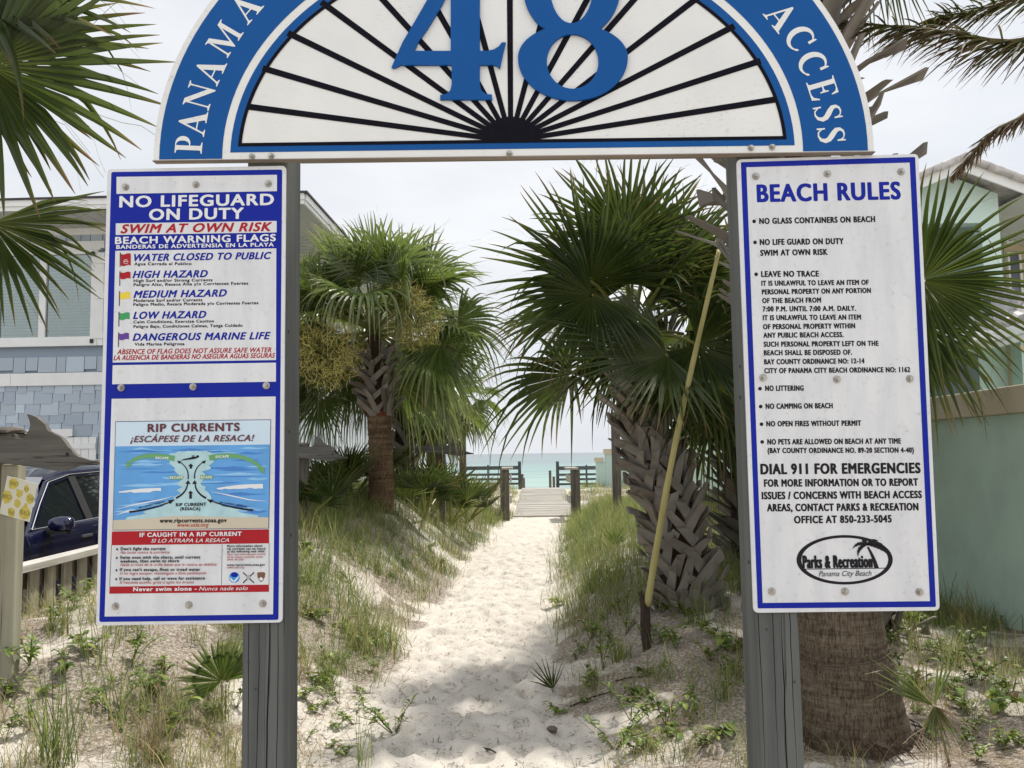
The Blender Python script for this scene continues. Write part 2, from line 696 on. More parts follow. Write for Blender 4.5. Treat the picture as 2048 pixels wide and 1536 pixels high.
# white panel with faint grime
m, n, l, p = newmat('panel_white')
z = _noise(n, l, 'Object', 70, 6, (1, 1, 1), .7)
z1 = _noise(n, l, 'Object', 6, 4, (3, 3, .6))
c1 = _ramp(n, l, z.outputs['Fac'], [(.30, (.56, .57, .575)), (.42, (.69, .70, .715)), (1, (.72, .73, .745))]).outputs['Color']
c = _mix(n, l, 1.0, c1, _ramp(n, l, z1.outputs['Fac'], [(.35, (.88, .88, .89)), (.65, (1, 1, 1))]).outputs['Color'], 'MULTIPLY')
l.new(c, p.inputs['Base Color'])
p.inputs['Roughness'].default_value = .42
M_PANEL = m
M_POST = wood('post_wood', (.068, .072, .068), (.132, .138, .130), 2, 16, .75, .55, True)
M_RAWWOOD = wood('raw_wood', (.16, .13, .10), (.34, .29, .24), 0, 18, .85, .5, False)

_T = {}


def prep(texts):
    todo = []
    for key in texts:
        if key in _T or key in [k for k, _ in todo]:
            continue
        s, bold, shear = key
        cu = bpy.data.curves.new('text', 'FONT')
        cu.body = s
        cu.size = 1
        cu.shear = shear
        cu.space_character = 1.0 + bold * 3.2
        cu.resolution_u = 4
        o = bpy.data.objects.new('text', cu)
        C.objects.link(o)
        todo.append((key, o))
    bpy.context.view_layer.update()
    dg = bpy.context.evaluated_depsgraph_get()
    for key, o in todo:
        ev = o.evaluated_get(dg)
        me = ev.to_mesh()
        v = np.array([x.co[:] for x in me.vertices])
        f = [tuple(q.vertices) for q in me.polygons]
        _T[key] = (v, f)
        ev.to_mesh_clear()
    for key, o in todo:
        cu = o.data
        bpy.data.objects.remove(o)
        bpy.data.curves.remove(cu)


def cap(bold):
    k = ('H', bold, 0.0)
    prep([k])
    return _T[k][0][:, 1].max()


def write(mb, line, d, m=0):
    """line = text, left px, left baseline px, right px, right baseline px, capital height px, boldness, shear"""
    s, x0, y0, x1, y1, h, bold, shear = line
    v, f = _T[(s, bold, shear)]
    a, b = on(x0, y0), on(x1, y1)
    e = (b - a)
    L = np.linalg.norm(e)
    e = e / L
    up = np.array([-e[1], e[0]])
    hh = h / 764.0
    lo, hi = v[:, 0].min(), v[:, 0].max()
    X = (v[:, 0] - lo) / (hi - lo) * L
    Y = v[:, 1] / cap(bold) * hh
    P = a[None] + X[:, None] * e + Y[:, None] * up
    # a bold face: the outline is printed fat by laying it down a few times around its place
    w = bold * 1.5 * hh
    offs = [(0, 0)] if bold <= 0 else [(w, 0), (-w, 0), (0, w * .6), (0, -w * .6), (w * .75, w * .5), (-w * .75, w * .5), (w * .75, -w * .5), (-w * .75, -w * .5)]
    for i, (ox, oy) in enumerate(offs):
        Q_ = P + e * ox + up * oy
        mb.add([gp(q[0], q[1], d + i * 4e-6) for q in Q_], f, m)


def quad(mb, pts, d, m=0, thick=0):
    q = [on(*p_) for p_ in pts]
    mb.poly([[tuple(x) for x in q]], lambda u, v, t: gp(u, v, d - t), m, thick)


def rrect(pts, r):
    """rounded quadrilateral from px corners TL TR BR BL"""
    q = [on(*p_) for p_ in pts]
    out = []
    for i in range(4):
        c, a, b = q[i], q[i - 1], q[(i + 1) % 4]
        da, db = unit(a - c), unit(b - c)
        for t in np.linspace(0, 1, 6):
            w = [(1 - t) ** 2, 2 * t * (1 - t), t * t]
            out.append(tuple(w[0] * (c + da * r) + w[1] * c + w[2] * (c + db * r)))
    return out


def ell(cx, cy, rx, ry, a0=0, a1=2 * math.pi, n=40, close=False):
    t = np.linspace(a0, a1, n, endpoint=not close)
    return [(cx + rx * math.cos(q), cy + ry * math.sin(q)) for q in t]


def pxe(cx, cy, rx, ry, n=40):
    """ellipse given in px, returned in gate coordinates"""
    return [tuple(on(cx + rx * math.cos(q), cy + ry * math.sin(q))) for q in np.linspace(0, 2 * math.pi, n, endpoint=False)]


def flat(mb, loop_px, d, m=0):
    quad(mb, loop_px, d, m)


def ribbon(pts, w):
    """outline (in px) of a stroke of varying width along px points"""
    pts = np.asarray(pts, float)
    w = np.broadcast_to(np.asarray(w, float), (len(pts),))
    t = np.gradient(pts, axis=0)
    t /= np.linalg.norm(t, axis=1)[:, None] + 1e-9
    nrm = np.stack([-t[:, 1], t[:, 0]], 1)
    A = pts + nrm * w[:, None] / 2
    B = pts - nrm * w[:, None] / 2
    return [tuple(a) for a in A] + [tuple(b) for b in B[::-1]]


def bez(p, n=12):
    p = np.asarray(p, float)
    out = []
    for t in np.linspace(0, 1, n):
        if len(p) == 3:
            out.append((1 - t) ** 2 * p[0] + 2 * t * (1 - t) * p[1] + t * t * p[2])
        else:
            out.append((1 - t) ** 3 * p[0] + 3 * t * (1 - t) ** 2 * p[1] + 3 * t * t * (1 - t) * p[2] + t ** 3 * p[3])
    return np.array(out)


def bolt(parent, px, py, d, r=7.6):
    u, v = on(px, py)
    r = r / 764
    mb = MB()
    rg = random.Random(int(px * 7 + py))
    for rr, z0, z1, kk in ((r, 0, .0025, 24), (r * .78, .0025, .0045, 24), (r * .5, .0045, .013, 6)):
        ph = rg.random() * 3
        ang = [ph + 2 * math.pi * i / kk for i in range(kk)]
        lo = [gp(u + rr * math.cos(t), v + rr * math.sin(t), d + z0) for t in ang]
        hi = [gp(u + rr * .94 * math.cos(t), v + rr * .94 * math.sin(t), d + z1) for t in ang]
        f = [(i, (i + 1) % kk, (i + 1) % kk + kk, i + kk) for i in range(kk)]
        f.append(tuple(range(kk, 2 * kk)))
        mb.add(lo + hi, f)
    mb.build('bolt', M_ALU, parent)


# ---- posts
M_CRACK = paint('crack_shadow_gap', (.012, .012, .011), 1.0, .1, 5, spec=.0)
def make_post(pxl, pxr, pyref, label):
    a, b = on(pxl, pyref, -.003), on(pxr, pyref, -.003)
    w = b[0] - a[0]
    uc = (a[0] + b[0]) / 2
    base = gp(uc, 0, -.003 - .07)
    base[2] = float(gz(base[0], base[1])) - .3
    o = thing('sign_post', label, 'post', base, 'square wooden posts carrying the access signs')
    mb = MB()
    rot = np.stack([GU, -GN, [0, 0, 1]], 1)
    mb.box((base[0], base[1], (base[2] + 2.75) / 2), (w, .14, 2.75 - base[2]), 0, rot)
    mb.build('shaft', M_POST, o, bevel=.006)
    k = MB()
    rg = random.Random(int(pxl))
    for i in range(12):                                    # old staples and nails
        uu, vv = uc + rg.uniform(-.45, .45) * w, rg.uniform(.9, 2.2)
        k.box(gp(uu, vv, -.0015), (.004, .003, .004), 0, rot)
    for i in range(3):                                     # staple stubs on the path side
        sgn = 1 if pxl < 1000 else -1
        k.box(gp(uc + sgn * (w / 2 + .001), rg.uniform(1.3, 2.1), -.02 - .06 * rg.random()), (.003, .006, .008), 0, rot)
    k.build('nail', paint('nail_rust', (.05, .04, .035), .7), o)
    for i in range(4):                                     # long drying cracks
        cmb = MB()
        u0 = uc + w * (-.36 + .24 * i + rg.uniform(-.05, .05))
        v0 = rg.uniform(.5, .8)
        v1 = v0 + rg.uniform(.5, 1.3)
        pts, uu = [], u0
        for j in range(22):
            uu += rg.uniform(-.0012, .0012)
            pts.append((uu, v0 + (v1 - v0) * j / 21))
        wd_ = .0035 if i == 2 else .0018
        loop = [(a_ - wd_ / 2 * math.sin(math.pi * (j + .4) / 22), b_) for j, (a_, b_) in enumerate(pts)] + [(a_ + wd_ / 2 * math.sin(math.pi * (j + .4) / 22), b_) for j, (a_, b_) in reversed(list(enumerate(pts)))]
        cmb.poly([loop], lambda u, v, t: gp(u, v, -.0026))
        cmb.build('crack', M_CRACK, o)
    return o


make_post(483, 567, 1400, 'grey square wooden post holding up the no lifeguard panel')
make_post(1516, 1604, 1400, 'grey square wooden post holding up the beach rules panel')

# ---- left panel
D0 = 0.0          # back of the sheets sits on the gate plane
DS = 0.006        # front of the aluminium sheet
L1 = DS + .0006
L2 = DS + .0012
L3 = DS + .0018
L4 = DS + .0024
I_ = .28          # italic shear
HB, MBD, NB = .042, .026, .008
LEFT_WHITE = [('NO LIFEGUARD', 242.4, 415.9, 548.2, 411, 22.4, HB, 0), ('ON DUTY', 301.6, 441.3, 488, 438.4, 22, HB, 0),
              ('BEACH WARNING FLAGS', 233.6, 489.2, 552.5, 483.3, 13.9, HB, 0), ('BANDERAS DE ADVERTENSIA EN LA PLAYA', 235.7, 499, 549, 494, 7.6, HB, 0)]
LEFT_RED = [('SWIM AT OWN RISK', 244.5, 467.7, 544.7, 463.2, 17.6, HB, I_), ('ABSENCE OF FLAG DOES NOT ASSURE SAFE WATER', 237, 709, 544, 705, 9.6, MBD, I_),
            ('LA AUSENCIA DE BANDERAS NO ASEGURA AGUAS SEGURAS', 230, 721, 551.6, 716, 9.6, MBD, I_)]
LEFT_BLUE = [('WATER CLOSED TO PUBLIC', 271.3, 523.4, 543.8, 519, 14, HB, I_), ('HIGH HAZARD', 268.4, 557, 417, 555.2, 14, HB, I_), ('MEDIUM HAZARD', 270.3, 596.6, 455, 593.7, 14, HB, I_),
             ('LOW HAZARD', 269.3, 638.6, 414, 636.6, 14, HB, I_), ('DANGEROUS MARINE LIFE', 268.4, 682, 542.2, 678.8, 14, HB, I_)]
LEFT_BLACK = [('Agua Cerrada al Publico', 271.3, 531.8, 385, 531.2, 5.7, HB, 0), ('High Surf and/or Strong Currents', 270, 565.4, 427, 563.6, 5.7, HB, 0),
              ('Peligro Alto, Resaca Alta y/o Corrientes Fuertes', 270, 573.4, 498, 570.2, 5.7, HB, 0), ('Moderate Surf and/or Currents', 270, 605, 406.5, 603.4, 5.7, HB, 0),
              ('Peligro Medio, Resaca Moderada y/o Corrientes Fuertes', 269.7, 612.8, 518.4, 609.3, 5.7, HB, 0), ('Calm Conditions, Exercise Caution', 269.7, 647.6, 429.5, 645.6, 5.7, HB, 0),
              ('Peligro Bajo, Condiciones Calmas, Tenga Cuidado', 269.7, 656.8, 487, 654.2, 5.7, HB, 0), ('Vida Marina Peligrosa', 272, 692, 371, 691, 5.7, HB, 0)]
P_MAROON = [('RIP CURRENTS', 299.2, 864, 481, 861.6, 15.4, HB, 0), ('¡ESCÁPESE DE LA RESACA!', 264.5, 884.5, 510.5, 882, 12.2, MBD, I_)]
P_WHITE = [('ESCAPE', 314.5, 917.7, 340, 918.3, 4.4, HB, 0), ('ESCAPE', 434.4, 915.7, 460, 914.8, 4.4, HB, 0), ('ESCAPE', 343, 957.3, 369, 956.8, 4.6, HB, 0), ('ESCAPE', 401, 956.4, 426.6, 956.4, 4.6, HB, 0),
           ('IF CAUGHT IN A RIP CURRENT', 283, 1073, 485.5, 1070.7, 7.8, HB, 0), ('SI LO ATRAPA LA RESACA', 305.5, 1084.4, 460.7, 1083, 7.2, NB, I_),
           ('Never swim alone -', 270.3, 1181, 396, 1179.7, 7.4, HB, 0), ('Nunca nade solo', 401, 1179.7, 498.2, 1178.7, 7.2, NB, I_)]
P_BLACK = [('RIP CURRENT', 355, 1012, 415, 1011, 6, HB, 0), ('(RESACA)', 363.7, 1020, 403, 1020, 5.8, HB, 0), ('RIP CURRENT (RESACA)', 282, 1016.3, 332.4, 1004.6, 3.2, MBD, 0),
           ('RIP CURRENT (RESACA)', 441.8, 1005.6, 496, 1014.4, 3.2, MBD, 0), ('www.ripcurrents.noaa.gov', 323, 1044.6, 455.5, 1043.7, 8, HB, 0),
           ("Don't fight the current", 245, 1099.6, 334, 1099.2, 5.6, HB, 0), ('Swim even with the shore, until current', 244, 1116.8, 403, 1116, 5.6, HB, 0), ('weakens, then swim to shore', 244, 1124.2, 361, 1123.4, 5.6, HB, 0),
           ("If you can't escape, float or tread water", 243.4, 1141, 403, 1140.6, 5.6, HB, 0), ('If you need help, call or wave for assistance', 242.6, 1159.2, 412.3, 1157.8, 5.6, HB, 0),
           ('More information about', 456.8, 1093.4, 527, 1092.6, 4.1, HB, 0), ('rip currents can be found', 456.8, 1098.8, 532.6, 1098.4, 4.1, HB, 0), ('at the following web sites:', 456.8, 1104.3, 532, 1103.5, 4.1, HB, 0),
           ('www.ripcurrents.noaa.gov', 456.4, 1130.9, 532, 1130.3, 4.1, HB, 0)]
P_RED = [('www.usla.org', 357.8, 1053, 420.3, 1052.5, 7.4, NB, I_), ('No luche contra la corriente', 244.5, 1106.8, 342, 1106, 5.2, NB, I_), ('Nada al nivel de la orilla hasta que la resaca se debilite', 244, 1131.2, 435.7, 1130.3, 5.2, NB, I_),
         ('Si no logra escapar, mantengase a flote pedaleando', 243, 1148.4, 415.8, 1147.5, 5.2, NB, I_), ('Si necesita auxilio, grite o agite los brazos', 242.4, 1166.4, 391, 1165.6, 5.2, NB, I_),
         ('Para más información acerca', 456.4, 1110, 533, 1109, 4, NB, I_), ('de la resaca consulte estos', 456.4, 1115.2, 528, 1114.6, 4, NB, I_), ('sitios de web:', 456.4, 1120, 491, 1119.7, 4, NB, I_), ('www.usla.org', 456.3, 1136, 491.4, 1135.5, 4, NB, I_)]
R_HEAD = [('BEACH RULES', 1514.8, 404.8, 1798, 399, 34.4, HB, 0)]
RB = .05
R_RULES = [[('NO GLASS CONTAINERS ON BEACH', 1518, 449, 1747.7, 445, 11.4, RB, 0)],
           [('NO LIFE GUARD ON DUTY', 1519, 491, 1685, 489, 11.4, RB, 0), ('SWIM AT OWN RISK', 1520, 512.5, 1653, 510.4, 11.4, RB, 0)],
           [('LEAVE NO TRACE', 1521.7, 554.6, 1635.6, 553.8, 11.2, RB, 0), ('IT IS UNLAWFUL TO LEAVE AN ITEM OF', 1522, 572.3, 1735, 570.2, 9.7, RB, 0), ('PERSONAL PROPERTY ON ANY PORTION', 1523, 589.6, 1739.4, 586.5, 9.7, RB, 0),
            ('OF THE BEACH FROM', 1523.8, 606.9, 1640, 605.6, 9.7, RB, 0), ('7:00 P.M. UNTIL 7:00 A.M. DAILY.', 1524.6, 623.6, 1710, 622, 9.7, RB, 0), ('IT IS UNLAWFUL TO LEAVE AN ITEM', 1525, 641, 1719.7, 639.6, 9.7, RB, 0),
            ('OF PERSONAL PROPERTY WITHIN', 1525.5, 659, 1708, 657, 9.7, RB, 0), ('ANY PUBLIC BEACH ACCESS.', 1526, 676, 1685, 674.6, 9.7, RB, 0), ('SUCH PERSONAL PROPERTY LEFT ON THE', 1526.7, 694, 1754.7, 692, 9.7, RB, 0),
            ('BEACH SHALL BE DISPOSED OF.', 1527, 711, 1702, 709.7, 9.7, RB, 0), ('BAY COUNTY ORDINANCE NO: 12-14', 1527.6, 729, 1726.5, 727, 9.7, RB, 0), ('CITY OF PANAMA CITY BEACH ORDINANCE NO: 1162', 1528, 746.8, 1817.7, 744.4, 9.7, RB, 0)],
           [('NO LITTERING', 1529.7, 782, 1605.4, 781.5, 10, RB, 0)], [('NO CAMPING ON BEACH', 1530.6, 817.8, 1663.3, 816.6, 10, RB, 0)], [('NO OPEN FIRES WITHOUT PERMIT', 1532, 852.8, 1720, 851.3, 10, RB, 0)],
           [('NO PETS ARE ALLOWED ON BEACH AT ANY TIME', 1534, 888.9, 1799.3, 887, 10, RB, 0), ('(BAY COUNTY ORDINANCE NO. 89-20 SECTION 4-40)', 1534.4, 906, 1825, 905, 9.7, RB, 0)]]
R_BUL = [(1507, 444), (1508.8, 486), (1511, 549.6), (1518.7, 777.7), (1520, 813.3), (1521.7, 848.6), (1523, 884)]
R_CALL = [('DIAL 911 FOR EMERGENCIES', 1521, 948, 1837.9, 945.6, 19.4, RB, 0), ('FOR MORE INFORMATION OR TO REPORT', 1527.6, 973, 1833.4, 970.8, 13.6, RB, 0), ('ISSUES / CONCERNS WITH BEACH ACCESS', 1523, 998, 1840.8, 995.5, 13.6, RB, 0),
          ('AREAS, CONTACT PARKS & RECREATION', 1533.5, 1022, 1834, 1020, 13.6, RB, 0), ('OFFICE AT 850-233-5045', 1587.6, 1046, 1780.6, 1044, 13.6, RB, 0)]
R_LOGO = [('Parks & Recreation', 1605, 1135, 1742, 1133.6, 23, HB, 0), ('Panama City Beach', 1635.6, 1152, 1741, 1150.6, 10, 0.0, .35)]
NOTE = [('WHAT', 0, 0, 0, 0, 0, .01, 0), ('AT', 0, 0, 0, 0, 0, .01, 0), ('BEACH', 0, 0, 0, 0, 0, .01, 0), ('THE', 0, 0, 0, 0, 0, .01, 0)]
prep([(q[0], q[6], q[7]) for q in LEFT_WHITE + LEFT_RED + LEFT_BLUE + LEFT_BLACK + P_MAROON + P_WHITE + P_BLACK + P_RED + R_HEAD + sum(R_RULES, []) + R_CALL + R_LOGO + NOTE])


def lettering(name, lines, mat_, parent, d):
    mb = MB()
    for q in lines:
        write(mb, q, d)
    return mb.build(name, mat_, parent)


LC = [(217, 340), (573, 333), (566, 1244), (194.5, 1250)]
pc = on(385, 800)
ls = thing('lifeguard_warning_sign', 'tall white and blue no lifeguard on duty panel bolted to the post beside the car', 'sign', gp(pc[0], pc[1], 0))
mb = MB()
mb.poly([rrect(LC, .012)], lambda u, v, t: gp(u, v, DS - t), 0, DS)
mb.build('sheet', M_PANEL, ls)
mb = MB()
mb.poly([rrect([(225, 345.6), (565.8, 340.6), (558.4, 1238.7), (201, 1243)], .006)], lambda u, v, t: gp(u, v, L1))
mb.build('blue_field', M_BLUE, ls)
for q in ([(235.7, 355.4), (555.5, 351.3), (555.4, 383.9), (235.6, 389.4)], [(234.2, 448.2), (554.9, 443.3), (554.8, 466.2), (234, 471.3)],
          [(233.2, 503), (554.2, 498), (553.5, 720.6), (228, 725.7)], [(228, 731), (553.5, 725.9), (553.4, 763.8), (227, 769)], [(226, 798), (553, 793.3), (547.7, 1227.5), (212, 1232)]):
    mb = MB()
    quad(mb, q, L2)
    mb.build('white_panel', M_PANEL, ls)
lettering('white_lettering', LEFT_WHITE, M_WHITE, ls, L3)
lettering('red_lettering', LEFT_RED, M_RED, ls, L3)
lettering('blue_lettering', LEFT_BLUE, M_BLUE, ls, L3)
lettering('black_lettering', LEFT_BLACK, M_BLACK, ls, L3)
# the five warning flags
for (x0, y0, y1, fx, fy0, fy1, fm, lab) in ((243.4, 506.4, 535, 264.2, 509, 532.3, M_RED, 'tall red flag symbol with round emblem'), (242.6, 543.5, 572.7, 263.6, 545.6, 558.6, M_RED, 'red flag symbol'), (241.8, 583.5, 612.8, 263, 585.6, 598.8, M_YELLOW, 'yellow flag symbol'),
                                            (240.8, 624.5, 653.8, 262, 626.6, 639.8, M_GREEN, 'green flag symbol'), (240, 665.5, 694.5, 260.6, 667.5, 680, M_PURPLE, 'purple flag symbol')):
    fl = MB()
    fl_top = [(x0 + 1 + (fx - x0 - 1) * t, fy0 + 1.3 * math.sin(t * 6.2)) for t in np.linspace(0, 1, 9)]
    fl_bot = [(x0 + 1 + (fx - x0 - 1) * t, fy1 + 1.3 * math.sin(t * 6.2)) for t in np.linspace(1, 0, 9)]
    quad(fl, fl_top + fl_bot, L3)
    o = fl.build('flag_symbol', fm, ls)
    o['label'] = lab
    pl = MB()
    quad(pl, [(x0 - .7, y0), (x0 + .9, y0), (x0 + .5, y1), (x0 - 1.1, y1)], L4)
    pl.build('flag_pole', M_BLACK, o)
    if 'emblem' in lab:
        e = MB()
        cx, cy = 254.6, 524.6
        e.poly([pxe(cx, cy, 4.6, 4.6, 24), pxe(cx, cy, 3.9, 3.9, 24)], lambda u, v, t: gp(u, v, L4))
        quad(e, ribbon([(cx - 3, cy), (cx - 1, cy - 1.2), (cx + 1, cy - .3), (cx + 3, cy - 1)], 1.3), L4)
        e.build('emblem', M_WHITE, o)

# rip current poster
M_PSKY = paint('poster_sky', (.55, .68, .78), .5, .04)
M_PSEA = paint('poster_sea', (.10, .33, .68), .5, .12, 14)
M_PLIGHT = paint('poster_light_blue', (.24, .50, .78), .5, .06)
M_PDARK = paint('poster_dark_blue', (.045, .20, .55), .5, .06)
M_PFOAM = paint('poster_foam', (.40, .60, .64), .5, .12, 30)
M_PSAND = paint('poster_sand', (.55, .49, .38), .5, .06)
M_PGREEN = paint('poster_green', (.12, .33, .13), .5, .06)
M_PLINE = paint('poster_navy_line', (.02, .04, .14), .5, .06)
PE = DS + .0018
po = bpy.data.objects.new('rip_current_poster', None)
C.objects.link(po)
po.parent = ls
po.matrix_parent_inverse = Matrix.Identity(4)
po['label'] = 'rip currents poster with blue sea drawing and red bands'
_pm = ls.matrix_world.copy()


def pbuild(mb, name, mats):
    o = mb.build(name, mats, ls)
    o.parent = po
    o.matrix_parent_inverse = Matrix.Identity(4)
    return o


def lerp2(a, b, t):
    return (a[0] + (b[0] - a[0]) * t, a[1] + (b[1] - a[1]) * t)


TL, TR, BL, BR = (233.6, 842.9), (544, 839), (228, 1060.3), (540, 1056.4)


def pp(s, t):
    return lerp2(lerp2(TL, TR, s), lerp2(BL, BR, s), t)


mb = MB()
quad(mb, [TL, TR, BR, BL], PE, 1)
quad(mb, [pp(0.004, .006), pp(.996, .006), pp(.996, .30), pp(.004, .30)], PE + .0003, 0)
pbuild(mb, 'poster_sky', [M_PSKY, M_PLINE])
mb = MB()
quad(mb, [pp(.004, .23), pp(.996, .23), pp(.996, .995), pp(.004, .995)], PE + .0005)
rg = random.Random(4)


def lens(s, t, w, h, mi, d):
    up_ = [pp(s + w * (q - .5), t - h * math.sin(q * math.pi) * (.6 + .4 * math.sin(q * 9 + s * 20))) for q in np.linspace(0, 1, 9)]
    dn_ = [pp(s + w * (q - .5), t + h * .7 * math.sin(q * math.pi)) for q in np.linspace(1, 0, 9)]
    quad(mb, up_ + dn_[1:-1], d, mi)


for i in range(46):
    t = .25 + .62 * rg.random()
    w = rg.uniform(.12, .38)
    lens(min(max(rg.random(), w / 2 + .01), .99 - w / 2), t, w, rg.uniform(.004, .014) * (1 + t), 1 if rg.random() < .6 else 2, PE + .0006 + i * .000004)
pbuild(mb, 'poster_sea', [M_PSEA, M_PLIGHT, M_PDARK])
# foam: an hourglass of pale water widening to the shore
mb = MB()
prof = [(.33, .5, .16), (.36, .5, .14), (.42, .49, .115), (.47, .5, .085), (.52, .5, .07), (.58, .5, .075), (.64, .5, .09), (.70, .5, .12), (.76, .5, .19), (.82, .5, .30), (.88, .5, .42), (.93, .5, .485)]
Lp, Rp = [], []
for (t, c0, h) in prof:
    for dt in (0, .015, .03):
        j = rg.uniform(-.022, .022)
        Lp.append(pp(max(.006, c0 - h + j), t + dt))
        Rp.append(pp(min(.994, c0 + h + j), t + dt))
top = [pp(.5 + .16 * math.cos(a), .335 - .055 * math.sin(a) + rg.uniform(-.008, .008)) for a in np.linspace(math.pi, 0, 17)]
quad(mb, top + Rp + Lp[::-1], PE + .0010, 0)
for (x0, y0, x1, hh) in ((241, 983, 325, 5), (436, 976, 528, 6)):
    a = [(x0 + (x1 - x0) * q, y0 - (hh * math.sin(min(1, q * 1.4) * 1.57)) - 2.5 * q) for q in np.linspace(0, 1, 10)]
    b = [(x0 + (x1 - x0) * q, y0 + 1.5 + rg.uniform(-1.2, 2.0) - 2.5 * q) for q in np.linspace(1, 0, 12)]
    quad(mb, a + b, PE + .0011, 1)
for (pts, w) in (([(237, 1018), (275, 1008), (320, 1000), (350, 992)], 2.2), ([(535, 1002), (500, 999), (460, 990), (425, 983)], 2.2), ([(234, 1030), (258, 1022), (300, 1018)], 2.6)):
    quad(mb, ribbon(pts, [.3] + [w] * (len(pts) - 2) + [.3]), PE + .0011, 1)
pbuild(mb, 'poster_foam', [M_PFOAM, M_WHITE])
mb = MB()
sh = [(pp(q, .905 - .025 * math.sin(q * 3.1) + .006 * math.sin(q * 11))) for q in np.linspace(.004, .996, 24)]
quad(mb, sh + [pp(.996, .995), pp(.004, .995)], PE + .0013)
pbuild(mb, 'poster_beach', M_PSAND)
# arrows
mb = MB()
DA = PE + .0016
for pts, w in ((bez([(352, 917), (285, 903), (262, 926)], 14), (11, 6)), (bez([(421, 916), (490, 900), (527, 938)], 14), (11, 6))):
    quad(mb, ribbon(pts, np.linspace(w[0], w[1], len(pts))), DA)
quad(mb, [(255, 924), (268, 930), (256.5, 936)], DA + .0001)
quad(mb, [(517, 938), (531, 934), (530.5, 948)], DA + .0001)
for (cx, cy) in ((355.5, 955), (415, 954)):
    quad(mb, [(cx - 15, cy), (cx - 12, cy - 4), (cx + 13, cy - 4), (cx + 15, cy), (cx + 12, cy + 4), (cx - 13, cy + 4)], DA)
pbuild(mb, 'escape_arrow', M_PGREEN)
mb = MB()
for pts, w in ((bez([(379, 958), (382, 935), (361, 923)], 12), 2), (bez([(392, 957), (390, 935), (411, 923)], 12), 2), (bez([(355, 996), (377, 985), (378, 966)], 12), 3), (bez([(415, 996), (393, 985), (393, 966)], 12), 3),
               (bez([(262, 1023.5), (310, 1018), (344, 1003)], 14), 3), (bez([(508, 1020), (455, 1014), (425, 1001)], 14), 3)):
    quad(mb, ribbon(pts, np.linspace(w * 1.3, w * .8, len(pts))), DA + .0002)
for tri in ([(357, 921), (366, 923), (361, 928)], [(415, 920.5), (406, 923), (411, 928)], [(379, 960), (384, 968), (373.5, 967)], [(392, 960), (397, 967), (387, 968)], [(353, 998.5), (343, 1008), (339, 1000.5)], [(416, 998), (430, 999.5), (424, 1006)]):
    quad(mb, tri, DA + .0003)
for cx, cy in ((384.5, 932), (384, 989)):
    h = 5 if cy < 950 else 8
    quad(mb, [(cx, cy - h), (cx + 5.5, cy - h + 5), (cx + 2.5, cy - h + 5), (cx + 2.5, cy + h), (cx - 2.5, cy + h), (cx - 2.5, cy - h + 5), (cx - 5.5, cy - h + 5)], DA + .0003)
# swimmer
quad(mb, [(363, 921), (372, 917.5), (384, 915), (389, 912.5), (398, 914), (396, 917), (384, 919), (374, 920)], DA + .0003)
quad(mb, pxe and [(398 + 3 * math.cos(a), 913 + 2.6 * math.sin(a)) for a in np.linspace(0, 6.28, 12, endpoint=False)], DA + .0004)
quad(mb, ribbon([(391, 914), (386, 911.5), (392, 911)], 1.3), DA + .0004)
pbuild(mb, 'current_arrow', M_BLACK)
mb = MB()
quad(mb, [(226.8, 1062.5), (540, 1058), (540, 1086), (225.8, 1089.8)], PE)
quad(mb, [(222, 1172.3), (539.8, 1168.4), (539.8, 1182.6), (221.5, 1186.5)], PE)
pbuild(mb, 'red_band', M_RED)
mb = MB()
quad(mb, ribbon([(446.4, 1088.3), (445, 1168.8)], .8), PE)
quad(mb, ribbon([(225.8, 1090), (222.2, 1172)], .8), PE)
quad(mb, ribbon([(540, 1086), (539.8, 1168)], .8), PE)
for x, y in ((237, 1097.8), (236.5, 1115.2), (235.8, 1139.8), (235.2, 1157.5)):
    quad(mb, [(x, y - 3), (x + 2.2, y), (x, y + 3), (x - 2.2, y)], PE)
pbuild(mb, 'diamond_bullet', M_BLACK)
for nm, ln_, mt in (('maroon_lettering', P_MAROON, M_MAROON), ('white_lettering', P_WHITE, M_WHITE), ('black_lettering', P_BLACK, M_BLACK), ('red_lettering', P_RED, M_RED)):
    mb = MB()
    for q in ln_:
        write(mb, q, DA + .0006)
    pbuild(mb, nm, mt)
# three emblems
mb = MB()
mb.poly([pxe(470.9, 1154, 12, 12, 32)], lambda u, v, t: gp(u, v, PE), 0)
mb.poly([pxe(470.9, 1154, 10.8, 10.8, 32)], lambda u, v, t: gp(u, v, PE + .0002), 1)
quad(mb, [(460.5, 1152), (466, 1157), (470, 1161), (474, 1156), (481.5, 1150), (477, 1158), (471, 1164.2), (464, 1160)], PE + .0004, 0)
mb.poly([pxe(470.9, 1148.5, 7, 5, 24)], lambda u, v, t: gp(u, v, PE + .0003), 2)
quad(mb, ribbon([(488, 1144), (510, 1165)], 2.2), PE, 3)
quad(mb, ribbon([(510, 1144), (488, 1165)], 2.2), PE + .0002, 3)
mb.poly([pxe(498.5, 1153.5, 4.5, 4.5, 24)], lambda u, v, t: gp(u, v, PE + .0004), 4)
quad(mb, [(516, 1145), (520, 1143.5), (529, 1143.5), (532.5, 1145), (531.5, 1153), (528, 1160), (524.3, 1163.5), (520, 1160), (516.8, 1153)], PE, 5)
quad(mb, [(519, 1157), (524, 1153), (529, 1157), (524.3, 1161)], PE + .0002, 6)
pbuild(mb, 'emblem', [M_WHITE, paint('emblem_blue', (.02, .25, .6), .5), M_BLUE, M_BLACK, paint('emblem_grey', (.35, .35, .35), .5), paint('emblem_brown', (.16, .07, .035), .5), M_WHITE])
for q in ((254, 376), (394, 371), (538, 369), (245.3, 776), (388.5, 774), (534.6, 771.6), (233.8, 1211.5), (380, 1208.6), (527.5, 1206)):
    bolt(ls, q[0], q[1], L2)

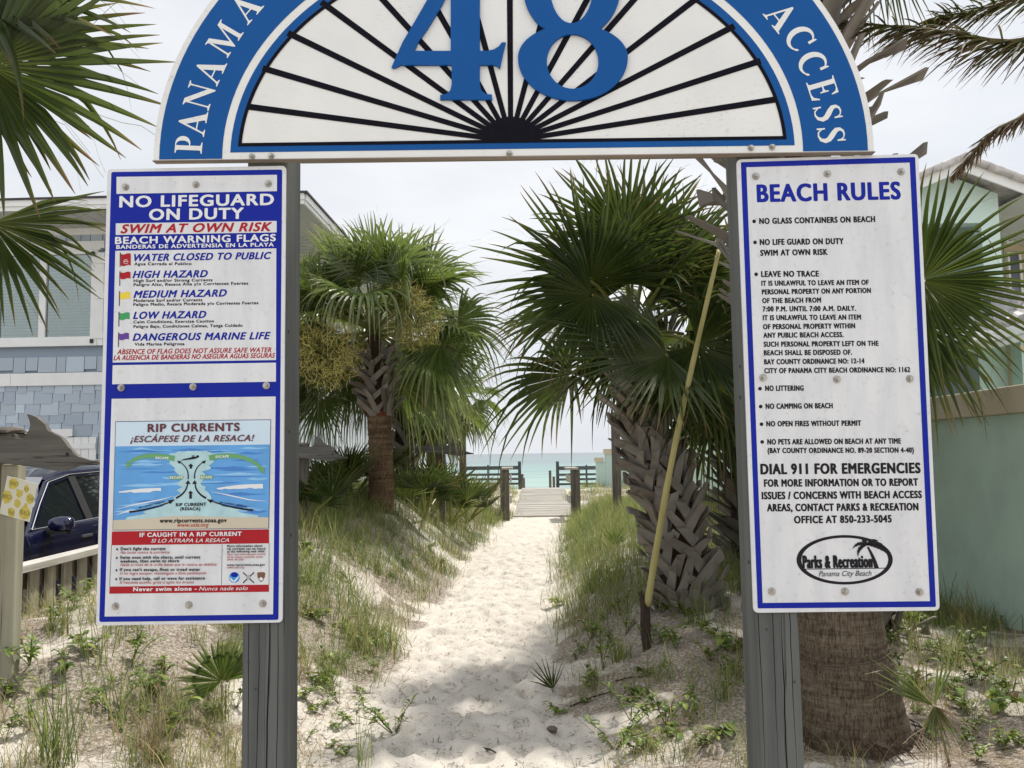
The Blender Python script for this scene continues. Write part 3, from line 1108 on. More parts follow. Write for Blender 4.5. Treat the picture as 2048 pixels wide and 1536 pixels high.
# ---- right panel
RC = [(1472, 320.5), (1834.7, 309.2), (1877.4, 1220), (1506, 1224.8)]
pc = on(1674, 770)
rsn = thing('beach_rules_sign', 'tall white beach rules panel with a blue border bolted to the post by the palm', 'sign', gp(pc[0], pc[1], 0))
mb = MB()
mb.poly([rrect(RC, .014)], lambda u, v, t: gp(u, v, DS - t), 0, DS)
mb.build('sheet', M_PANEL, rsn)
mb = MB()
mb.poly([rrect([(1480.4, 326), (1828, 315.6), (1869.6, 1213), (1514, 1216)], .004), [tuple(on(*q)) for q in ((1491.5, 336), (1817.3, 326.7), (1857.6, 1201.4), (1524, 1205))]], lambda u, v, t: gp(u, v, L1))
mb.build('blue_border', M_BLUE, rsn)
lettering('heading', R_HEAD, M_BLUE, rsn, L1)
for b_, ln_ in zip(R_BUL, R_RULES):
    mb = MB()
    for q in ln_:
        write(mb, q, L1)
    mb.poly([pxe(b_[0], b_[1], 3.7, 3.7, 20)], lambda u, v, t: gp(u, v, L1))
    mb.build('rule_lettering', M_BLACK, rsn)
lettering('contact_lettering', R_CALL, M_BLACK, rsn, L1)
mb = MB()
mb.poly([pxe(1687.4, 1119, 96, 49.4, 64), pxe(1687.6, 1119, 86.7, 44, 64)], lambda u, v, t: gp(u, v, L1))
quad(mb, ribbon([(1606, 1137.6), (1769, 1135.6)], 1.5), L1 + .0001)
quad(mb, ribbon(bez([(1733, 1093), (1745, 1112), (1751, 1136)], 10), np.linspace(3.5, 9, 10)), L2)
cx, cy = 1732, 1089
for (pts, w) in (([(cx, cy), (1720, 1084), (1711, 1086), (1703, 1097)], 7), ([(cx, cy), (1722, 1090), (1712, 1098), (1714, 1113)], 8), ([(cx, cy), (1728, 1082), (1724, 1080), (1722, 1078)], 9),
                 ([(cx, cy), (1738, 1082), (1745, 1079), (1754, 1081)], 8), ([(cx, cy), (1748, 1088), (1760, 1093), (1772, 1107)], 9), ([(cx, cy), (1746, 1084), (1758, 1086), (1768, 1094)], 9)):
    b = bez(pts, 12)
    wv = w * np.sin(np.linspace(.25, math.pi, 12)) + .4
    wv[1::2] *= .75
    quad(mb, ribbon(b, wv), L2 + .00012)
for q in R_LOGO:
    write(mb, q, L2 + .0003)
mb.build('parks_emblem', M_BLACK, rsn)
for q in ((1510, 354), (1653, 349), (1800, 345), (1525, 756), (1672, 759), (1817.5, 758), (1542, 1182), (1688, 1182), (1836.6, 1183)):
    bolt(rsn, q[0], q[1], L1)

# ---- the arch
ac = on(1022, 318)
arch = thing('access_arch_sign', 'half round blue and white beach access sign numbered 48 above the path', 'sign', gp(ac[0], ac[1], 0))
_e = (on(1740, 311) - on(308, 329))
AE = unit(_e)                                              # the board hangs a hair off level, like its bottom edge
AEU = np.array([-AE[1], AE[0]])
K = 1 / 747.0
DB = .024


def ar(x, y, d=0.0):
    """arch coordinates in px-sized units from the middle of the bottom edge"""
    q = ac + (AE * x + AEU * y) * K
    return gp(q[0], q[1], d)


def half(a, b, c0=7.0, n=72, yb=0.0):
    t0 = math.asin(min(1, max(-1, (yb - c0) / b)))
    return [(a * math.cos(t), c0 + b * math.sin(t)) for t in np.linspace(t0, math.pi - t0, n)]


fa = lambda d: (lambda u, v, t: ar(u, v, d - t))
mb = MB()
mb.poly([half(716, 612)], fa(DB), 0, DB - .001)
mb.build('board', M_ARCHWHITE, arch)
mb = MB()
bo = half(704, 600, yb=1.5)
bi = half(577, 463, yb=1.5)
mb.poly([bo + bi[::-1]], fa(DB + .0008))
mb.build('blue_band', M_ARCHBLUE, arch)
mb = MB()
mb.poly([half(561, 446, yb=14), half(542, 424, yb=28)], fa(DB + .0008))
mb.build('blue_inner_band', M_ARCHBLUE, arch)
mb = MB()
mb.poly([half(546, 428, yb=26), half(539, 421, yb=33)], fa(DB + .0016))
hc = (0, 30)
hub = [(hc[0] + 58 * math.cos(a), hc[1] + 50 * math.sin(a)) for a in np.linspace(0, math.pi, 24)]
mb.poly([hub], fa(DB + .0017))
for k in range(1, 16):
    a = math.pi * k / 16
    x1, y1 = 540 * math.cos(a), 26 + 422 * math.sin(a)
    d = unit([x1, y1 - 30])
    nn = np.array([-d[1], d[0]]) * 6.4
    s0 = np.array(hc) + d * 44
    e0 = np.array([x1, y1])
    mb.poly([[tuple(s0 + nn * .8), tuple(s0 - nn * .8), tuple(e0 - nn), tuple(e0 + nn)]], fa(DB + .0012 + k * .00001))
mb.build('black_ray', M_ARCHBLACK, arch)


# numerals, cut out of board
def sstep(pts):
    return [tuple(q) for q in pts]


def e2(cx, cy, rx, ry, a0, a1, n=24):
    return [(cx + rx * math.cos(R(a)), cy + ry * math.sin(R(a))) for a in np.linspace(a0, a1, n)]


def topx(px, py):
    """photo px to arch units"""
    q = on(px, py, DB) - ac
    return ((q @ AE) / K, (q @ AEU) / K)


def gl(mb, loops, d, th, m=0):
    mb.poly(loops, fa(d), m, th)


mb = MB()
loop = [(1145.5 + 109.5 * math.cos(R(a)), 118 + (86 if a > 0 and a < 180 else 66) * math.sin(R(a))) for a in np.linspace(-60.4, 240.4, 56)]
# the lower bowl runs clockwise on the picture from its right shoulder, the upper bowl closes the figure
up_loop = [(x, y) for x, y in e2(1143.5, -22, 97, 101.5, 128, 412, 56)]
outer = loop + up_loop
gl(mb, [[topx(*q) for q in outer], [topx(*q) for q in e2(1145, 126, 51.5, 54.5, 0, 350, 40)], [topx(*q) for q in e2(1142.5, -24, 43, 74, 0, 350, 40)]], DB + .010, .008)
mb.build('numeral', M_ARCHBLUE, arch)
mb = MB()
four = [(881, 202), (881, 193), (893, 191), (901, 184), (904, 172), (904, 133), (802, 133), (790, 139), (784, 138), (790, 124), (806, 88), (833, 42), (880, -40), (910, -105), (960, -105), (960, 105), (975, 105), (988, 102), (998, 96), (1004, 88), (1012, 88), (1006, 112), (1000, 140), (993, 134), (985, 133), (960, 133), (960, 170), (963, 184), (972, 191), (984, 192), (985, 202)]
hole = [(829, 105), (902, 105), (902, -14), (898, -14), (880, 22), (855, 62), (838, 86)]
gl(mb, [[topx(*q) for q in four], [topx(*q) for q in hole]], DB + .010, .008)
mb.build('numeral', M_ARCHBLUE, arch)


# serif capitals, drawn with a broad pen: glyph outlines on a unit square (x right, y up, cap height 1)
def arc(cx, cy, rx, ry, a0, a1, n=14):
    return [(cx + rx * math.cos(R(a)), cy + ry * math.sin(R(a))) for a in np.linspace(a0, a1, n)]


def rib(pts, w):
    return ribbon(pts, w)


GLY = {
    'P': [[[(0, 0), (.42, 0), (.42, .035), (.31, .06), (.29, .1), (.29, .45), (.36, .44)] + arc(.36, .72, .28, .28, -90, 90)[1:] + [(0, 1), (0, .965), (.1, .94), (.12, .9), (.12, .1), (.1, .06), (0, .035)],
           [(.29, .49)] + arc(.33, .725, .14, .235, -90, 90) + [(.29, .96)]]],
    'A': [[[(0, 0), (.27, 0), (.27, .035), (.19, .055), (.175, .10), (.25, .30), (.55, .30), (.62, .09), (.60, .055), (.52, .035), (.52, 0), (.94, 0), (.94, .035), (.85, .07), (.49, 1.02), (.43, 1.02), (.12, .12), (.08, .06), (0, .035)],
           [(.27, .35), (.53, .35), (.40, .74)]]],
    'N': [[[(0, 0), (.28, 0), (.28, .035), (.185, .07), (.175, .12), (.175, .80), (.78, -.02), (.83, -.02), (.83, .88), (.84, .93), (.94, .965), (.94, 1), (.66, 1), (.66, .965), (.765, .93), (.775, .88), (.775, .28), (.25, 1), (0, 1), (0, .965), (.09, .93), (.12, .88), (.12, .12), (.10, .07), (0, .035)]]],
    'M': [[[(0, 0), (.26, 0), (.26, .035), (.18, .065), (.165, .12), (.19, .80), (.50, 0), (.54, 0), (.86, .80), (.86, .10), (.84, .06), (.76, .035), (.76, 0), (1.13, 0), (1.13, .035), (1.04, .06), (1.02, .10), (1.02, .9), (1.04, .94), (1.13, .965), (1.13, 1), (.88, 1), (.58, .27), (.29, 1), (.02, 1), (.02, .965), (.10, .94), (.13, .9), (.10, .12), (.08, .065), (0, .035)]]],
    'C': [[rib(arc(.46, .5, .36, .46, 48, 312, 30), .05 + .15 * np.sin(np.linspace(0, math.pi, 30)) ** 1.5)], [[(.66, .66), (.76, .66), (.75, .99), (.70, .96), (.66, .86)]], [[(.68, .20), (.76, .24), (.76, .16), (.70, .10), (.64, .1)]]],
    'E': [[[(0, 0), (.68, 0), (.74, .29), (.70, .29), (.60, .10), (.48, .05), (.34, .045), (.295, .08), (.295, .49), (.40, .49), (.46, .46), (.48, .37), (.52, .37), (.52, .68), (.48, .68), (.46, .58), (.40, .545), (.295, .545), (.295, .955), (.46, .955), (.56, .91), (.63, .75), (.67, .75), (.64, 1), (0, 1), (0, .965), (.1, .94), (.12, .9), (.12, .1), (.1, .06), (0, .035)]]],
    'S': [[rib([(.50, .80), (.40, .93), (.28, .955), (.17, .92), (.105, .82), (.12, .70), (.22, .60), (.34, .51), (.45, .41), (.50, .28), (.45, .13), (.32, .05), (.18, .06), (.07, .20)], [.03, .04, .06, .08, .12, .16, .18, .19, .18, .16, .11, .06, .05, .03])],
          [[(.48, .70), (.53, .70), (.53, .99), (.49, .99), (.45, .88)]], [[(.03, .30), (.08, .30), (.10, .10), (.08, .01), (.03, .01)]]],
}


def carve(word_pos, h):
    for ch, px, py in word_pos:
        q = topx(px, py)
        # outward normal of the band there
        nx, ny = q[0] / 640 ** 2, (q[1] - 7) / 532 ** 2
        up = unit([nx, ny])
        rt = np.array([up[1], -up[0]])
        mb = MB()
        k = 0
        allp = [p_ for g in GLY[ch] for p_ in g[0]]
        w = max(p_[0] for p_ in allp)
        for g in GLY[ch]:
            loops = [[tuple(np.array(q) + rt * (p_[0] - w / 2) * h + up * (p_[1] - .5) * h) for p_ in L] for L in g]
            mb.poly(loops, fa(DB + .0018 + k * .0001))
            k += 1
        mb.build('letter', M_ARCHWHITE, arch)


carve([('P', 378, 290), ('A', 386, 246), ('N', 399, 192), ('A', 420, 141), ('M', 449, 78), ('A', 492, 16)], 55)
carve([('A', 1563, 33), ('C', 1599, 76), ('C', 1624, 126), ('E', 1645, 178), ('S', 1655, 226), ('S', 1662, 270)], 56)
for q in ((510, 319.5), (548, 318.5), (1019, 313.5), (1497, 302.5), (1539, 301)):
    bolt(arch, q[0], q[1], DB + .0006, 6.6)
# timber rail behind the bottom edge
mb = MB()
mb.poly([[(-428, 2), (452, 2), (452, 30), (-428, 30)]], fa(-.001), 0, .022)
mb.build('bottom_rail', M_RAWWOOD, arch)
mb = MB()
mb.poly([[(-717, -2.2), (718, -2.2), (718, -.4), (-717, -.4)]], fa(DB + .002), 0, DB)
mb.build('edge_trim', M_RAWWOOD, arch)

# ------------------------------------------------------------------ palms
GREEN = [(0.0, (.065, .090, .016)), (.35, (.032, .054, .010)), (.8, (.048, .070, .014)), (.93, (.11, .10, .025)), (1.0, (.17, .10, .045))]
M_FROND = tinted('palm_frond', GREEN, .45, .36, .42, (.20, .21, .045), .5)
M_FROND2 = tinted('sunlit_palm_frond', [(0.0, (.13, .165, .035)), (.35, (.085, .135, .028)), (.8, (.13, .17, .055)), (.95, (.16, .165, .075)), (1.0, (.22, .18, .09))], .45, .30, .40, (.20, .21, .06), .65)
M_DRYFROND = tinted('dry_frond', [(0, (.16, .10, .06)), (.6, (.22, .15, .085)), (1, (.30, .22, .13))], .4, .7, .2)
M_PINNATE = tinted('feather_frond', [(0, (.045, .055, .012)), (.5, (.05, .06, .014)), (.85, (.10, .065, .03)), (1, (.09, .045, .03))], .5, .65, .3, (.17, .12, .07), .15)
M_BOOT = tinted('leaf_base_grey', [(0, (.085, .072, .058)), (.5, (.17, .152, .13)), (1, (.26, .24, .215))], .4, .85, 0, (.23, .15, .085), .2)
M_FIBRE = paint('trunk_fibre', (.045, .024, .013), .95, .5, 30, .6, 60)
M_FLOWER = tinted('flower_stalk', [(0, (.20, .17, .045)), (.5, (.42, .37, .11)), (1, (.52, .47, .17))], .35, .7, .2)

# ringed trunk bark: horizontal leaf scars over fine vertical cracks
m, n, l, p = newmat('palm_bark')
zr_ = _noise(n, l, 'Object', 6.5, 7, (.45, .45, 5), .7)
zv_ = _noise(n, l, 'Object', 95, 6, (1, 1, .13), .8)
c1 = _ramp(n, l, zr_.outputs['Fac'], [(.3, (.095, .070, .048)), (.5, (.18, .14, .10)), (.7, (.28, .225, .165))]).outputs['Color']
c2 = _ramp(n, l, zv_.outputs['Fac'], [(.42, (.22, .20, .18)), (.53, (1, 1, 1))]).outputs['Color']
c = _mix(n, l, .8, c1, c2, 'MULTIPLY')
l.new(c, p.inputs['Base Color'])
p.inputs['Roughness'].default_value = .9
p.inputs['Specular IOR Level'].default_value = .2
ma = n.new('ShaderNodeMath')
ma.operation = 'MULTIPLY_ADD'
l.new(zr_.outputs['Fac'], ma.inputs[0])
ma.inputs[1].default_value = 2.2
l.new(zv_.outputs['Fac'], ma.inputs[2])
_bump(n, l, p, ma.outputs[0], .8, .02)
M_BARK = m
m2 = m.copy()
m2.name = 'palm_bark_red'
for nd in m2.node_tree.nodes:
    if nd.type == 'VALTORGB' and len(nd.color_ramp.elements) == 3:
        for e_, cc in zip(nd.color_ramp.elements, ((.085, .052, .032), (.19, .125, .075), (.28, .20, .13))):
            e_.color = (*cc, 1)
M_BARKRED = m2


def fan(mb, hub, a, nrm, L, spread=4.6, nseg=42, droop=.25, fold=.25, rg=rs, tj=.40, limp=.12, cup=.0, m=0):
    """one fan leaf: pleated segments joined for the inner part, free and drooping further out"""
    hub = np.asarray(hub, float)
    a = unit(a)
    nrm = unit(nrm - a * np.dot(nrm, a))
    b = np.cross(nrm, a)
    phi = np.linspace(-spread / 2, spread / 2, nseg)
    dph = spread / nseg
    pj = phi + rg.uniform(-.25, .25, nseg) * dph
    ts = np.array([.03, .2, tj, .55, .7, .84, .93, 1.0])
    Ls = L * (1 - .16 * (np.abs(phi) / (spread / 2)) ** 2) * rg.uniform(.88, 1.06, nseg)
    d = np.cos(pj)[:, None] * a + np.sin(pj)[:, None] * b + (fold * np.abs(np.sin(pj)) + cup)[:, None] * nrm
    d /= np.linalg.norm(d, axis=1)[:, None]
    cc = -np.sin(pj)[:, None] * a + np.cos(pj)[:, None] * b
    r = Ls[:, None] * ts[None]
    P = hub + d[:, None, :] * r[:, :, None]
    dr = droop * rg.uniform(.5, 1.5, nseg)
    lm = rg.rand(nseg) < limp
    dr = np.where(lm, dr + rg.uniform(.35, .8, nseg), dr)
    fall = np.maximum(0, ts - .38) ** 2
    P[:, :, 2] -= (dr * Ls)[:, None] * fall[None] * 1.7
    # the fallen part also pulls back towards the hub
    P -= d[:, None, :] * ((dr * Ls)[:, None] * np.maximum(0, ts - .5)[None] ** 2 * .9)[:, :, None]
    side = rg.normal(0, .05, nseg)
    P += cc[:, None, :] * ((side * Ls)[:, None] * fall[None] * 2)[:, :, None]
    w = np.where(ts <= tj, ts * math.tan(dph / 2) * 1.04, tj * math.tan(dph / 2) * ((1 - ts) / (1 - tj)) ** .72) * L
    w = np.maximum(w, .0009)
    h = np.where(ts <= tj, .55, .4) * w
    E1 = P - cc[:, None, :] * w[None, :, None] + nrm * h[None, :, None]
    E2 = P + cc[:, None, :] * w[None, :, None] + nrm * h[None, :, None]
    Md = P - nrm * h[None, :, None]
    V = np.stack([E1, Md, E2], 2)                         # seg, station, 3, xyz
    k = len(ts)
    idx = np.arange(nseg * k * 3).reshape(nseg, k, 3)
    f = np.concatenate([np.stack([idx[:, :-1, j], idx[:, :-1, j + 1], idx[:, 1:, j + 1], idx[:, 1:, j]], -1).reshape(-1, 4) for j in (0, 1)])
    col = np.zeros((nseg, k, 3, 4))
    tipd = rg.uniform(-.12, .1, nseg)
    col[..., 0] = np.clip(ts[None, :] + tipd[:, None], 0, 1)[:, :, None]
    col[..., 1] = rg.uniform(.2, .8, nseg)[:, None, None]
    mb.add(V.reshape(-1, 3), f, m, col.reshape(-1, 4))
    # curling threads between the segments
    nt = nseg // 3
    for i in rg.choice(nseg, nt, replace=False):
        q = hub + d[i] * Ls[i] * .55
        pts = [q]
        v = d[i] + cc[i] * rg.normal(0, .4) + np.array([0, 0, rg.uniform(-.2, .25)])
        for s in range(5):
            pts.append(pts[-1] + unit(v) * L * .09)
            v = v + np.array([0, 0, -.22]) + cc[i] * rg.normal(0, .25)
        pts = np.array(pts)
        o = nrm * .0007 + cc[i] * .0007
        VV = np.stack([pts - o, pts + o], 1).reshape(-1, 3)
        mb.add(VV, [(2 * j, 2 * j + 1, 2 * j + 3, 2 * j + 2) for j in range(5)], m, (.85, .6, 0, 0))


def stalk(mb, a, b, sag=.1, r0=.022, r1=.011, m=0):
    a, b = np.asarray(a, float), np.asarray(b, float)
    t = np.linspace(0, 1, 7)[:, None]
    pts = a * (1 - t) + b * t
    pts[:, 2] += (sag * 4 * t * (1 - t))[:, 0]
    mb.tube(pts, np.linspace(r0, r1, 7), 6, m, (.3, .55, 1.0, 0))


def frond(parent, heart, hub, nrm, L, mat_, name='frond', axis=None, thin=1.0, **kw):
    mb = MB()
    hub = np.asarray(hub, float)
    heart = np.asarray(heart, float)
    sag = kw.pop('sag', .08)
    if kw.pop('petiole', True):
        stalk(mb, heart, hub, sag, .022 * thin, .011 * thin)
    if axis is None:
        axis = (hub - heart) / np.linalg.norm(hub - heart) + np.array([0, 0, -kw.pop('dip', .25)])
    fan(mb, hub, axis, np.asarray(nrm, float), L, **kw)
    return mb.build(name, mat_, parent)


def crown(parent, heart, n, lp, L, mat_, rg, el0=80, el1=-50, az0=0, az1=360, droop=(.1, .45), nseg=36, dry=0, skip=None, spread=4.5):
    """leaves on long stalks spiralling from upright young ones down to hanging old ones"""
    for i in range(n):
        u = (i + .5) / n
        el = R(el0 + (el1 - el0) * u ** .9 + rg.uniform(-8, 8))
        az = R(az0 + ((i * 137.5) % 360) / 360 * (az1 - az0) + rg.uniform(-10, 10))
        d = np.array([math.cos(az) * math.cos(el), math.sin(az) * math.cos(el), math.sin(el)])
        if skip is not None and skip(d):
            continue
        ll = lp * rg.uniform(.75, 1.1)
        hub = heart + d * ll + np.array([0, 0, -.12 * ll * math.cos(el)])
        out = np.array([math.cos(az), math.sin(az), 0])
        nrm = np.array([0, 0, 1.0]) * math.cos(el) - out * math.sin(el) + rg.normal(0, .25, 3)
        frond(parent, heart, hub, nrm, L * rg.uniform(.85, 1.1), mat_, rg=rg, nseg=nseg, droop=droop[0] + (droop[1] - droop[0]) * u, dip=.15 + .35 * u, sag=.05, spread=spread * rg.uniform(.85, 1.05), limp=.08 + .15 * u)
    for i in range(dry):
        az = rg.uniform(0, 6.28)
        d = np.array([math.cos(az), math.sin(az), -1.6])
        hub = heart + unit(d) * lp * .8
        frond(parent, heart, hub, np.array([math.cos(az), math.sin(az), .4]), L * .7, M_DRYFROND, name='dry_frond', rg=rg, nseg=20, droop=.8, spread=2.6, axis=np.array([.2 * math.cos(az), .2 * math.sin(az), -1]))


def curve_pts(pts, n):
    """smooth curve through a few points"""
    pts = np.asarray(pts, float)
    k = len(pts)
    t = np.linspace(0, k - 1, n)
    out = []
    for q in t:
        i = min(int(q), k - 2)
        u = q - i
        p0, p1, p2, p3 = pts[max(i - 1, 0)], pts[i], pts[i + 1], pts[min(i + 2, k - 1)]
        out.append(.5 * ((2 * p1) + (-p0 + p2) * u + (2 * p0 - 5 * p1 + 4 * p2 - p3) * u * u + (-p0 + 3 * p1 - 3 * p2 + p3) * u ** 3))
    return np.array(out)


def trunk(parent, pts, rad, mat_, rg, n=40, sides=28, rings=True):
    P = curve_pts(pts, n)
    rr = np.interp(np.linspace(0, 1, n), np.linspace(0, 1, len(rad)), rad)
    if rings:
        rr = rr * (1 + .018 * np.sin(np.arange(n) * 2.1) + rg.normal(0, .008, n))
    mb = MB()
    mb.tube(P, rr, sides, 0, None, True, .012)
    return mb.build('trunk', mat_, parent, smooth=True)


def boots(parent, pts, rad, rows, per, rg, ln=.30, wd=.085, out=.30, slant=32, s0=0.0, s1=1.0, long_=0.0, mat_=None):
    """criss-crossed old leaf bases"""
    n = 60
    P = curve_pts(pts, n)
    rr = np.interp(np.linspace(0, 1, n), np.linspace(0, 1, len(rad)), rad)
    T = np.gradient(P, axis=0)
    T /= np.linalg.norm(T, axis=1)[:, None]
    mb = MB()
    for j in range(rows):
        s = s0 + (s1 - s0) * (j + .5) / rows
        for i in range(per):
            th = 2 * math.pi * (i + (j % 2) * .5 + rg.uniform(-.12, .12)) / per
            k = s * (n - 1)
            i0 = min(int(k), n - 2)
            c0 = P[i0] * (1 - k + i0) + P[i0 + 1] * (k - i0)
            r0 = float(np.interp(k, np.arange(n), rr))
            up = T[i0]
            x = unit(np.cross(np.array([0, 1.0, 0]), up))
            y = np.cross(up, x)
            er = x * math.cos(th) + y * math.sin(th)
            et = -x * math.sin(th) + y * math.cos(th)
            sg = (1 if (i + j) % 2 else -1) * (1 if rg.rand() < .82 else -.4)
            a = R(slant * rg.uniform(.45, 1.35)) * sg
            length = ln * rg.uniform(.55, 1.2) * (1 + long_ * rg.rand())
            w0 = wd * rg.uniform(.8, 1.25)
            tone = rg.rand() ** 1.3
            ax = up * math.cos(a) + et * math.sin(a)
            sd = unit(np.cross(ax, er))
            V = []
            st = [(0, -.012, 1.15), (.35, .015, 1.0), (.7, .05, .85), (1.0, .10, .68)]
            cols = []
            cutslant = rg.uniform(-.45, .45)
            lift = rg.uniform(-.8, 1.2)
            for q, (t, o, ws) in enumerate(st):
                oo = o * out / .30 * (1 + .5 * lift) + .004
                cc = c0 + er * (r0 + oo * (1 + .4 * tone)) + ax * (t - .45) * length
                # stay wrapped round the trunk
                cc = cc - er * (r0 * (1 - math.cos(math.sin(a) * (t - .45) * length / max(r0, .05))))
                th_ = .013 * (1.2 - .4 * t)
                for zz in (-1, 1):
                    for ww in (-1, 1):
                        e_ = ax * (cutslant * w0 * ww if t == 1 else 0)
                        V.append(cc + sd * ww * w0 * ws / 2 + er * zz * th_ - er * (.18 * w0 * ws) * 1.0 + er * (0 if zz < 0 else 0) + e_)
                        cols.append((min(1, .25 + .5 * tone + .25 * (zz > 0)), rg.uniform(.2, .8), .35 if rg.rand() < .12 else 0, 0))
            F = []
            for q in range(3):
                o = q * 4
                F += [(o, o + 1, o + 5, o + 4), (o + 3, o + 2, o + 6, o + 7), (o + 1, o + 3, o + 7, o + 5), (o + 2, o, o + 4, o + 6)]
            F += [(0, 2, 3, 1), (12, 13, 15, 14)]
            mb.add(V, F, 0, cols)
    o = mb.build('leaf_bases', mat_ or M_BOOT, parent)
    return o


def flower_cluster(parent, c, rx, rz, nst, rg):
    mb = MB()
    c = np.asarray(c, float)
    for i in range(nst):
        d = unit(rg.normal(0, 1, 3))
        q = c + d * np.array([rx, rx, rz]) * rg.uniform(.35, 1) ** .7
        v = unit(d + rg.normal(0, .8, 3))
        pts = [q]
        for s in range(3):
            v = unit(v + rg.normal(0, .45, 3) + np.array([0, 0, -.08]))
            pts.append(pts[-1] + v * .045)
        pts = np.array(pts)
        o = unit(np.cross(v, rg.normal(0, 1, 3))) * .0032
        VV = np.stack([pts - o, pts + o], 1).reshape(-1, 3)
        mb.add(VV, [(2 * j, 2 * j + 1, 2 * j + 3, 2 * j + 2) for j in range(3)], 0, (rg.rand(), rg.rand(), 0, 0))
    return mb.build('flower_cluster', M_FLOWER, parent)


PG = 'sabal palms along the sand path'


def cam_dir(r_, u_, t_):
    """direction given as to the right, up, and towards the street"""
    return np.array([r_, -t_, u_], float)


# -- the ringed palm left of the path
rg = np.random.RandomState(21)
b = at(762, 1012, 11.6)
b[2] = float(gz(b[0], b[1]))
zt = at(758, 830, 11.6)[2]
t2 = at(752, 690, 11.6)
hp = at(748, 672, 11.6)
p1 = thing('sabal_palm', 'sabal palm with a smooth ringed trunk and tan flower clusters left of the path', 'palm tree', b, PG)
tp = [b - [0, 0, .3], [b[0], b[1], (b[2] + zt) / 2], [at(758, 830, 11.6)[0], b[1], zt], t2]
trunk(p1, tp[:3], [.185, .165, .16], M_BARKRED, rg, 46, 24)
mb = MB()
mb.tube([at(758, 834, 11.6), at(757, 822, 11.6)], [.163, .158], 22, 0, None, True, .03)
mb.build('trunk_band', paint('red_fibre_band', (.13, .035, .016), .9, .4, 30), p1)
core = [at(757, 826, 11.6), at(753, 750, 11.6), hp]
mb = MB()
mb.tube(curve_pts(core, 10), [.15] * 5 + [.14, .12, .11, .1, .08], 14, 0)
mb.build('crown_core', M_FIBRE, p1)
boots(p1, core, [.165, .20, .19], 8, 9, rg, .30, .075, .42, 40, .02, .8)
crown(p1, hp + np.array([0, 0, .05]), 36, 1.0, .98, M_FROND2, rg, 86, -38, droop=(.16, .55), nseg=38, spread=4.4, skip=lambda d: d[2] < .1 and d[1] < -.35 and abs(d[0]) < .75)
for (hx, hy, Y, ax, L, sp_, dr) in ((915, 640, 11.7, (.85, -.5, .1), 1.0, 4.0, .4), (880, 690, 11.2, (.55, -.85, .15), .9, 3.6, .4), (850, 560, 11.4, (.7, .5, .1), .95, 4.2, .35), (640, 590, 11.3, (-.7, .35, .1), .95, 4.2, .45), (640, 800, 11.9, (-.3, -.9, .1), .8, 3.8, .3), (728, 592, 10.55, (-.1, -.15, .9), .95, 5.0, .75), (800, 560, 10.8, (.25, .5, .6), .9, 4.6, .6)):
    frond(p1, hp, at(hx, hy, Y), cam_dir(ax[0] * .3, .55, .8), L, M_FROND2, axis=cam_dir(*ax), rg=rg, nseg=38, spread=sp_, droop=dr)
for q, rx, rz in (((832, 640), .34, .36), ((650, 700), .46, .48), ((812, 598), .2, .2)):
    flower_cluster(p1, at(q[0], q[1], 10.7), rx, rz, int(2600 * rx), rg)

# -- booted palm just behind it
rg = np.random.RandomState(5)
b = at(806, 985, 14.2)
b[2] = float(gz(b[0], b[1]))
hp = at(800, 690, 14.2)
p2 = thing('sabal_palm', 'sabal palm with a rough booted trunk half hidden behind the ringed palm', 'palm tree', b, PG)
pts = [b - [0, 0, .3], at(806, 880, 14.2), hp]
mb = MB()
mb.tube(curve_pts(pts, 14), .13, 14)
mb.build('trunk', M_FIBRE, p2)
boots(p2, pts, [.17, .17, .15], 16, 8, rg, .30, .08, .42, 36)
crown(p2, hp, 20, .8, .9, M_FROND2, rg, 75, -70, droop=(.2, .6), nseg=30)

# -- palm behind the left post, most of it hidden
rg = np.random.RandomState(15)
b = at(560, 990, 12.2)
b[2] = float(gz(b[0], b[1]))
hp = at(566, 640, 12.2)
p2 = thing('sabal_palm', 'sabal palm between the ringed palm and the left sign post, only its fronds showing', 'palm tree', b, PG)
pts = [b - [0, 0, .3], hp]
trunk(p2, [pts[0], (pts[0] + pts[1]) / 2, pts[1]], [.17, .16, .15], M_BARK, rg, 30, 16)
crown(p2, hp, 18, .8, .9, M_FROND2, rg, 70, -60, droop=(.2, .6), nseg=32)

# -- two more far down the path, with skirts of dead leaves
for (px, py, Y, cy, sd_, lab, rr_) in ((866, 915, 19.0, 800, 31, 'small palm with a brown skirt of dead leaves beyond the ringed palm', .13), (925, 915, 25.0, 790, 33, 'slender far palm nearest the sea on the left of the boardwalk', .10)):
    rg = np.random.RandomState(sd_)
    b = at(px, py, Y)
    b[2] = float(gz(b[0], b[1]))
    hp = at(px, cy, Y)
    p2 = thing('sabal_palm', lab, 'palm tree', b, PG)
    trunk(p2, [b - [0, 0, .3], (b + hp) / 2, hp], [rr_, rr_, rr_], M_BARK, rg, 24, 12)
    crown(p2, hp, 16, .75, .95, M_FROND2, rg, 70, -75, droop=(.25, .6), nseg=24, dry=6 if px < 900 else 2)

